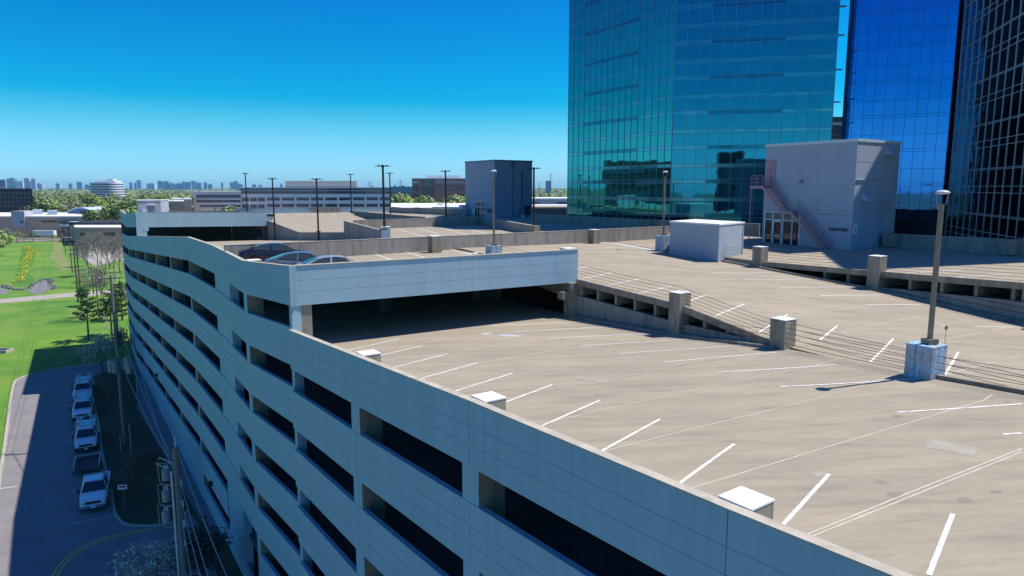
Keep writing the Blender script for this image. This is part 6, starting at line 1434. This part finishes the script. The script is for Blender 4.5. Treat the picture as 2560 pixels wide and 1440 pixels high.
zone(22, .012, .085, 480, 1100, dict(oak=3, lime=2, dark=1, bare=4))
zone(14, -.165, -.06, 640, 1100, dict(oak=3, lime=2, dark=3, bare=2))
# trees one can point at
def at_px(kind, px, pyb, d, s, label, group=None):
    v = W(px, 500, d); return plant(kind, v.x, v.y, s, label, group, check=False)
at_px('lime', 1000, 0, 560, 1.85, 'rounded lime green tree right of the white banded office', 'lime trees near the brick office'); at_px('lime', 1045, 0, 470, 1.5, 'smaller pale yellow tree at the corner of the red brick office', 'lime trees near the brick office')
for i, (px, k) in enumerate(((1068, 'oak'), (1082, 'dark'), (1095, 'oak'), (1110, 'dark'), (1124, 'oak'), (1140, 'lime'), (1155, 'oak'), (1166, 'dark'))): at_px(k, px, 0, 470+i*4, 1.85, 'leafy tree in the row before the red brick office', 'row of trees before the brick office')
for i, px in enumerate((556, 568, 580, 592)): at_px('lime' if i % 2 else 'oak', px, 0, 300+i*3, 1.62, 'bright green tree before the white office, behind the far deck wall', 'green trees behind the far deck wall')
for i, (px, k) in enumerate(((463, 'dark'), (470, 'oak'), (455, 'lime'))): at_px(k, px, 0, 372+i*5, 1.45, 'green tree at the left end of the grey parking structure', 'trees beside the grey parking structure')
for i, (px, k) in enumerate(((205, 'dark'), (218, 'dark'), (232, 'dark'), (246, 'lime'), (258, 'dark'), (272, 'lime'), (286, 'dark'), (298, 'dark'), (312, 'lime'))): at_px(k, px, 0, 446+i*3, 1.35, 'tree in the dense row behind the brown flat roofed building', 'row of trees behind the brown building')
v = G(8, 640); plant('lime', v[0]-3, v[1], .95, 'bushy yellow green tree at the edge of the field by the swale', 'bushy trees at the field edge', check=False); v = G(-25, 650); plant('lime', v[0], v[1], 1.1, 'larger bushy yellow green tree at the very edge of the field', 'bushy trees at the field edge', check=False)
v = G(14, 612); plant('bare', v[0], v[1], .9, 'pale twiggy tree behind the bushy tree at the field edge', check=False)
for px, py, s, lb in ((82, 604, .55, 'small leafless street tree before the long white trailer'), (60, 605, .4, 'tiny leafless street tree left of the white trailer'), (42, 604, .6, 'leafless street tree at the left end of the footpath'), (131, 603, .42, 'small leafless street tree near the field corner'), (155, 602, .4, 'small leafless street tree beside the utility poles')):
    v = G(px, py); plant('bare', v[0], v[1], s, lb, check=False)
for px, py, s in ((275, 603, .35), (285, 606, .4), (296, 604, .38)): v = G(px, py); plant('oak', v[0], v[1], s, 'small green shrub against the brown building', 'shrubs against the brown building', check=False)
# --- near street trees: real branching
def branch_tree(name, label, x, y, zz, h, seed, spread=.55, bark='bark_pale', leaf=None, nleaf=0, lsize=.15, levels=5, trunk=.2, group=None, start=.3, lrad=.5, kids=(3, 4), leafname='crown'):
    rnd = random.Random(seed); t = thing(name, (x, y, zz), label, 'tree', group); OFF[t] = Vector((0, 0, 0)); mb = MB(bark); tips = []
    def grow(p, d, L, r, lev):
        q = p+d*L*.5+Vector((rnd.gauss(0, .04), rnd.gauss(0, .04), 0))*L; e = q+(d+Vector((rnd.gauss(0, .12), rnd.gauss(0, .12), .06))).normalized()*L*.5
        mb.tube([p, q, e], r, 6 if lev > 3 else 4 if lev > 1 else 3, False, r*.62)
        if lev == 0: tips.append(e); return
        if lev <= 2: tips.append(q)
        for i in range(rnd.choice(kids)):
            a = rnd.uniform(0, 6.283); ax = d.orthogonal().normalized(); ax.rotate(Matrix.Rotation(a, 3, d)); nd = d.copy(); nd.rotate(Matrix.Rotation(rnd.uniform(.25, spread+.25), 3, ax)); nd.z += .08; nd.normalize()
            grow(p.lerp(e, rnd.uniform(.55, 1.0)) if i else e, nd, L*rnd.uniform(.62, .82), r*.58, lev-1)
    grow(Vector((0, 0, 0)), Vector((rnd.gauss(0, .05), rnd.gauss(0, .05), 1)).normalized(), h*start, trunk, levels)
    mb.build('trunk', t)
    if leaf:
        mb = MB(leaf); k = max(1, nleaf//max(1, len(tips)))
        for p in tips: leaves(mb, rnd, p, lrad, k, lsize, 1.0)
        mb.build(leafname, t)
    return t
bt = 0
for px, py, h, sd_, lb in ((222, 690, 13, 1, 'leafless grey tree beside the double utility pole'), (262, 715, 15, 2, 'tall leafless grey tree behind the pale grey utility pole'), (288, 705, 15, 3, 'leafless grey tree touching the garage corner'), (245, 665, 13, 4, 'leafless grey tree in front of the paved yard'), (276, 672, 14, 5, 'leafless grey tree behind the others beside the garage'), (300, 680, 13, 6, 'leafless grey tree farthest along the garage side'), (268, 795, 12, 7, 'leafless multi stem tree on the near side of the path'), (230, 640, 11, 8, 'leafless grey tree nearest the brown building')):
    v = G(px, py); branch_tree('leafless_tree', lb, v[0], v[1], 0, h*1.22, sd_, leaf='leaf_twig', nleaf=2800, lsize=.12, lrad=.7, group='leafless trees beside the garage', trunk=.2)
def pine(px, py, h, seed, label, lean=.4):
    v = G(px, py); rnd = random.Random(seed); t = thing('pine_tree', (v[0], v[1], 0), label, 'tree', 'pines by the path'); OFF[t] = Vector((0, 0, 0)); mb = MB('bark'); tp = Vector((lean, 0, h)); mb.tube([Vector((0, 0, 0)), Vector((lean*.2, 0, h*.5)), tp], .2, 7, False, .05); lv = MB('leaf_pine', 'leaf_dark')
    for i in range(20):
        f = .42+.58*i/26; p = Vector((lean*f*f, 0, h*f)); a = i*2.4+rnd.uniform(-.4, .4); L = (1.15-f)*h*.40*rnd.uniform(.6, 1.1)+.4; e = p+Vector((math.cos(a)*L, math.sin(a)*L, L*.22)); mb.tube([p, p.lerp(e, .5)+Vector((0, 0, -.1)), e], .06, 4, False, .02)
        for k in range(3): lv.use('leaf_pine' if rnd.random() < .6 else 'leaf_dark'); leaves(lv, rnd, p.lerp(e, .45+.27*k), .42+.2*rnd.random(), 20, .22, .5)
    mb.build('trunk', t); lv.build('crown', t)
pine(222, 852, 9.2, 1, 'open crowned pine standing left of the leafless trees on the near grass'); pine(280, 838, 8.6, 2, 'fuller green pine close to the garage wall', 0.1); pine(296, 846, 10.5, 3, 'slender pine right against the garage corner', 0); pine(208, 765, 5, 4, 'low dark pine at the foot of the double utility pole', 0); pine(306, 800, 9.5, 5, 'tall pine squeezed beside the garage wall beyond the path', 0)
v = WZ(258, 945, .13); branch_tree('blossom_tree', 'greyish blossoming tree at the shaded lot entrance near the garage', v.x, v.y, .13, 7.5, 31, leaf='leaf_blossom', nleaf=1500, lsize=.12, lrad=.8, bark='bark', spread=.8, trunk=.12, levels=4)
v = WZ(355, 1245, .13); branch_tree('small_tree', 'dark twiggy small tree in the middle of the planting strip', v.x, v.y, .13, 6.5, 32, leaf='leaf_shade', nleaf=2400, lsize=.10, lrad=.6, bark='bark', spread=.8, trunk=.11, levels=4)
v = WZ(300, 905, .0); branch_tree('small_tree', 'dense shrubby tree behind the transformers at the end of the lot', v.x, v.y, 0, 7, 33, leaf='leaf_shade', nleaf=2200, lsize=.13, lrad=.8, bark='bark', spread=.8, trunk=.12, levels=4)
# white blossoming tree at the bottom of the view
v = WZ(450, 1355, 5.0); bb = branch_tree('blossom_tree', 'white blossoming tree at the foot of the garage below the nearest utility pole', v.x, v.y, 0, 6.8, 35, leaf='leaf_blossom', nleaf=5200, lsize=.10, lrad=.5, bark='bark', spread=.95, trunk=.16, levels=5, kids=(3, 4))
v = W(500, 1330, 47.0); branch_tree('small_tree', 'dull leafed tree between the nearest utility pole and the garage wall', v.x, v.y, 0, 6.2, 36, leaf='leaf_shade', nleaf=2600, lsize=.15, lrad=.7, bark='bark', spread=.9, trunk=.13, levels=4)
# far woodland: reads as one mass
rnd = random.Random(9); mb = MB('leaf_far', 'leaf_olive', 'leaf_green', 'leaf_twig')
for _ in range(5200):
    d = 1050*math.exp(rnd.random()**.8*2.1); u = rnd.uniform(-.80, .16); x = u*d; s = rnd.uniform(6, 11)*(1+d/9000); hh = rnd.uniform(6, 12.5); mb.use(rnd.choices(('leaf_far', 'leaf_olive', 'leaf_green', 'leaf_twig'), (5, 3, 2, 2))[0])
    for k in range(7):
        a = rnd.uniform(0, 6.28); q = Vector((x+math.cos(a)*s*rnd.random(), d+math.sin(a)*s*rnd.random(), hh*rnd.uniform(.35, 1))); r_ = s*rnd.uniform(.35, .7); n_ = Vector((rnd.gauss(0, .6), rnd.gauss(-.4, .5), 1)).normalized(); a1 = n_.orthogonal().normalized(); b1 = n_.cross(a1)
        mb.quad(q-a1*r_, q-b1*r_*.8, q+a1*r_*.9, q+b1*r_*.7)
tag(mb.build('woodland'), 'far flat woodland stretching to the horizon', 'woodland', kind='stuff')
# trees mirrored in the glass towers (behind and beside the camera)
for i in range(26):
    x = random.uniform(-170, 60); y = random.uniform(-260, -150); plant(random.choice(('oak', 'lime', 'dark')), x, y, 1.1, 'green tree mirrored in the lower panes of the glass towers', 'trees mirrored in the glass towers', check=False)

# ================================================================ HAZE: clear air with a little blue scatter far off
hm_ = bpy.data.materials.new('haze_air'); hm_.use_nodes = True; hn = hm_.node_tree; hn.nodes.clear(); ho = hn.nodes.new('ShaderNodeOutputMaterial'); hv = hn.nodes.new('ShaderNodeVolumePrincipled')
hv.inputs['Density'].default_value = 4.5e-5; hv.inputs['Color'].default_value = (0.42, 0.78, 1.0, 1); hv.inputs['Anisotropy'].default_value = 0.0
hn.links.new(hv.outputs[0], ho.inputs['Volume']); M['haze_air'] = hm_
mb = MB('haze_air'); mb.prism([(-14500, -3500), (14500, -3500), (14500, 14500), (-14500, 14500)], -1.5, 110); tag(mb.build('haze'), 'thin blue haze over the far city', kind='stuff')
print('objects', len(bpy.data.objects))
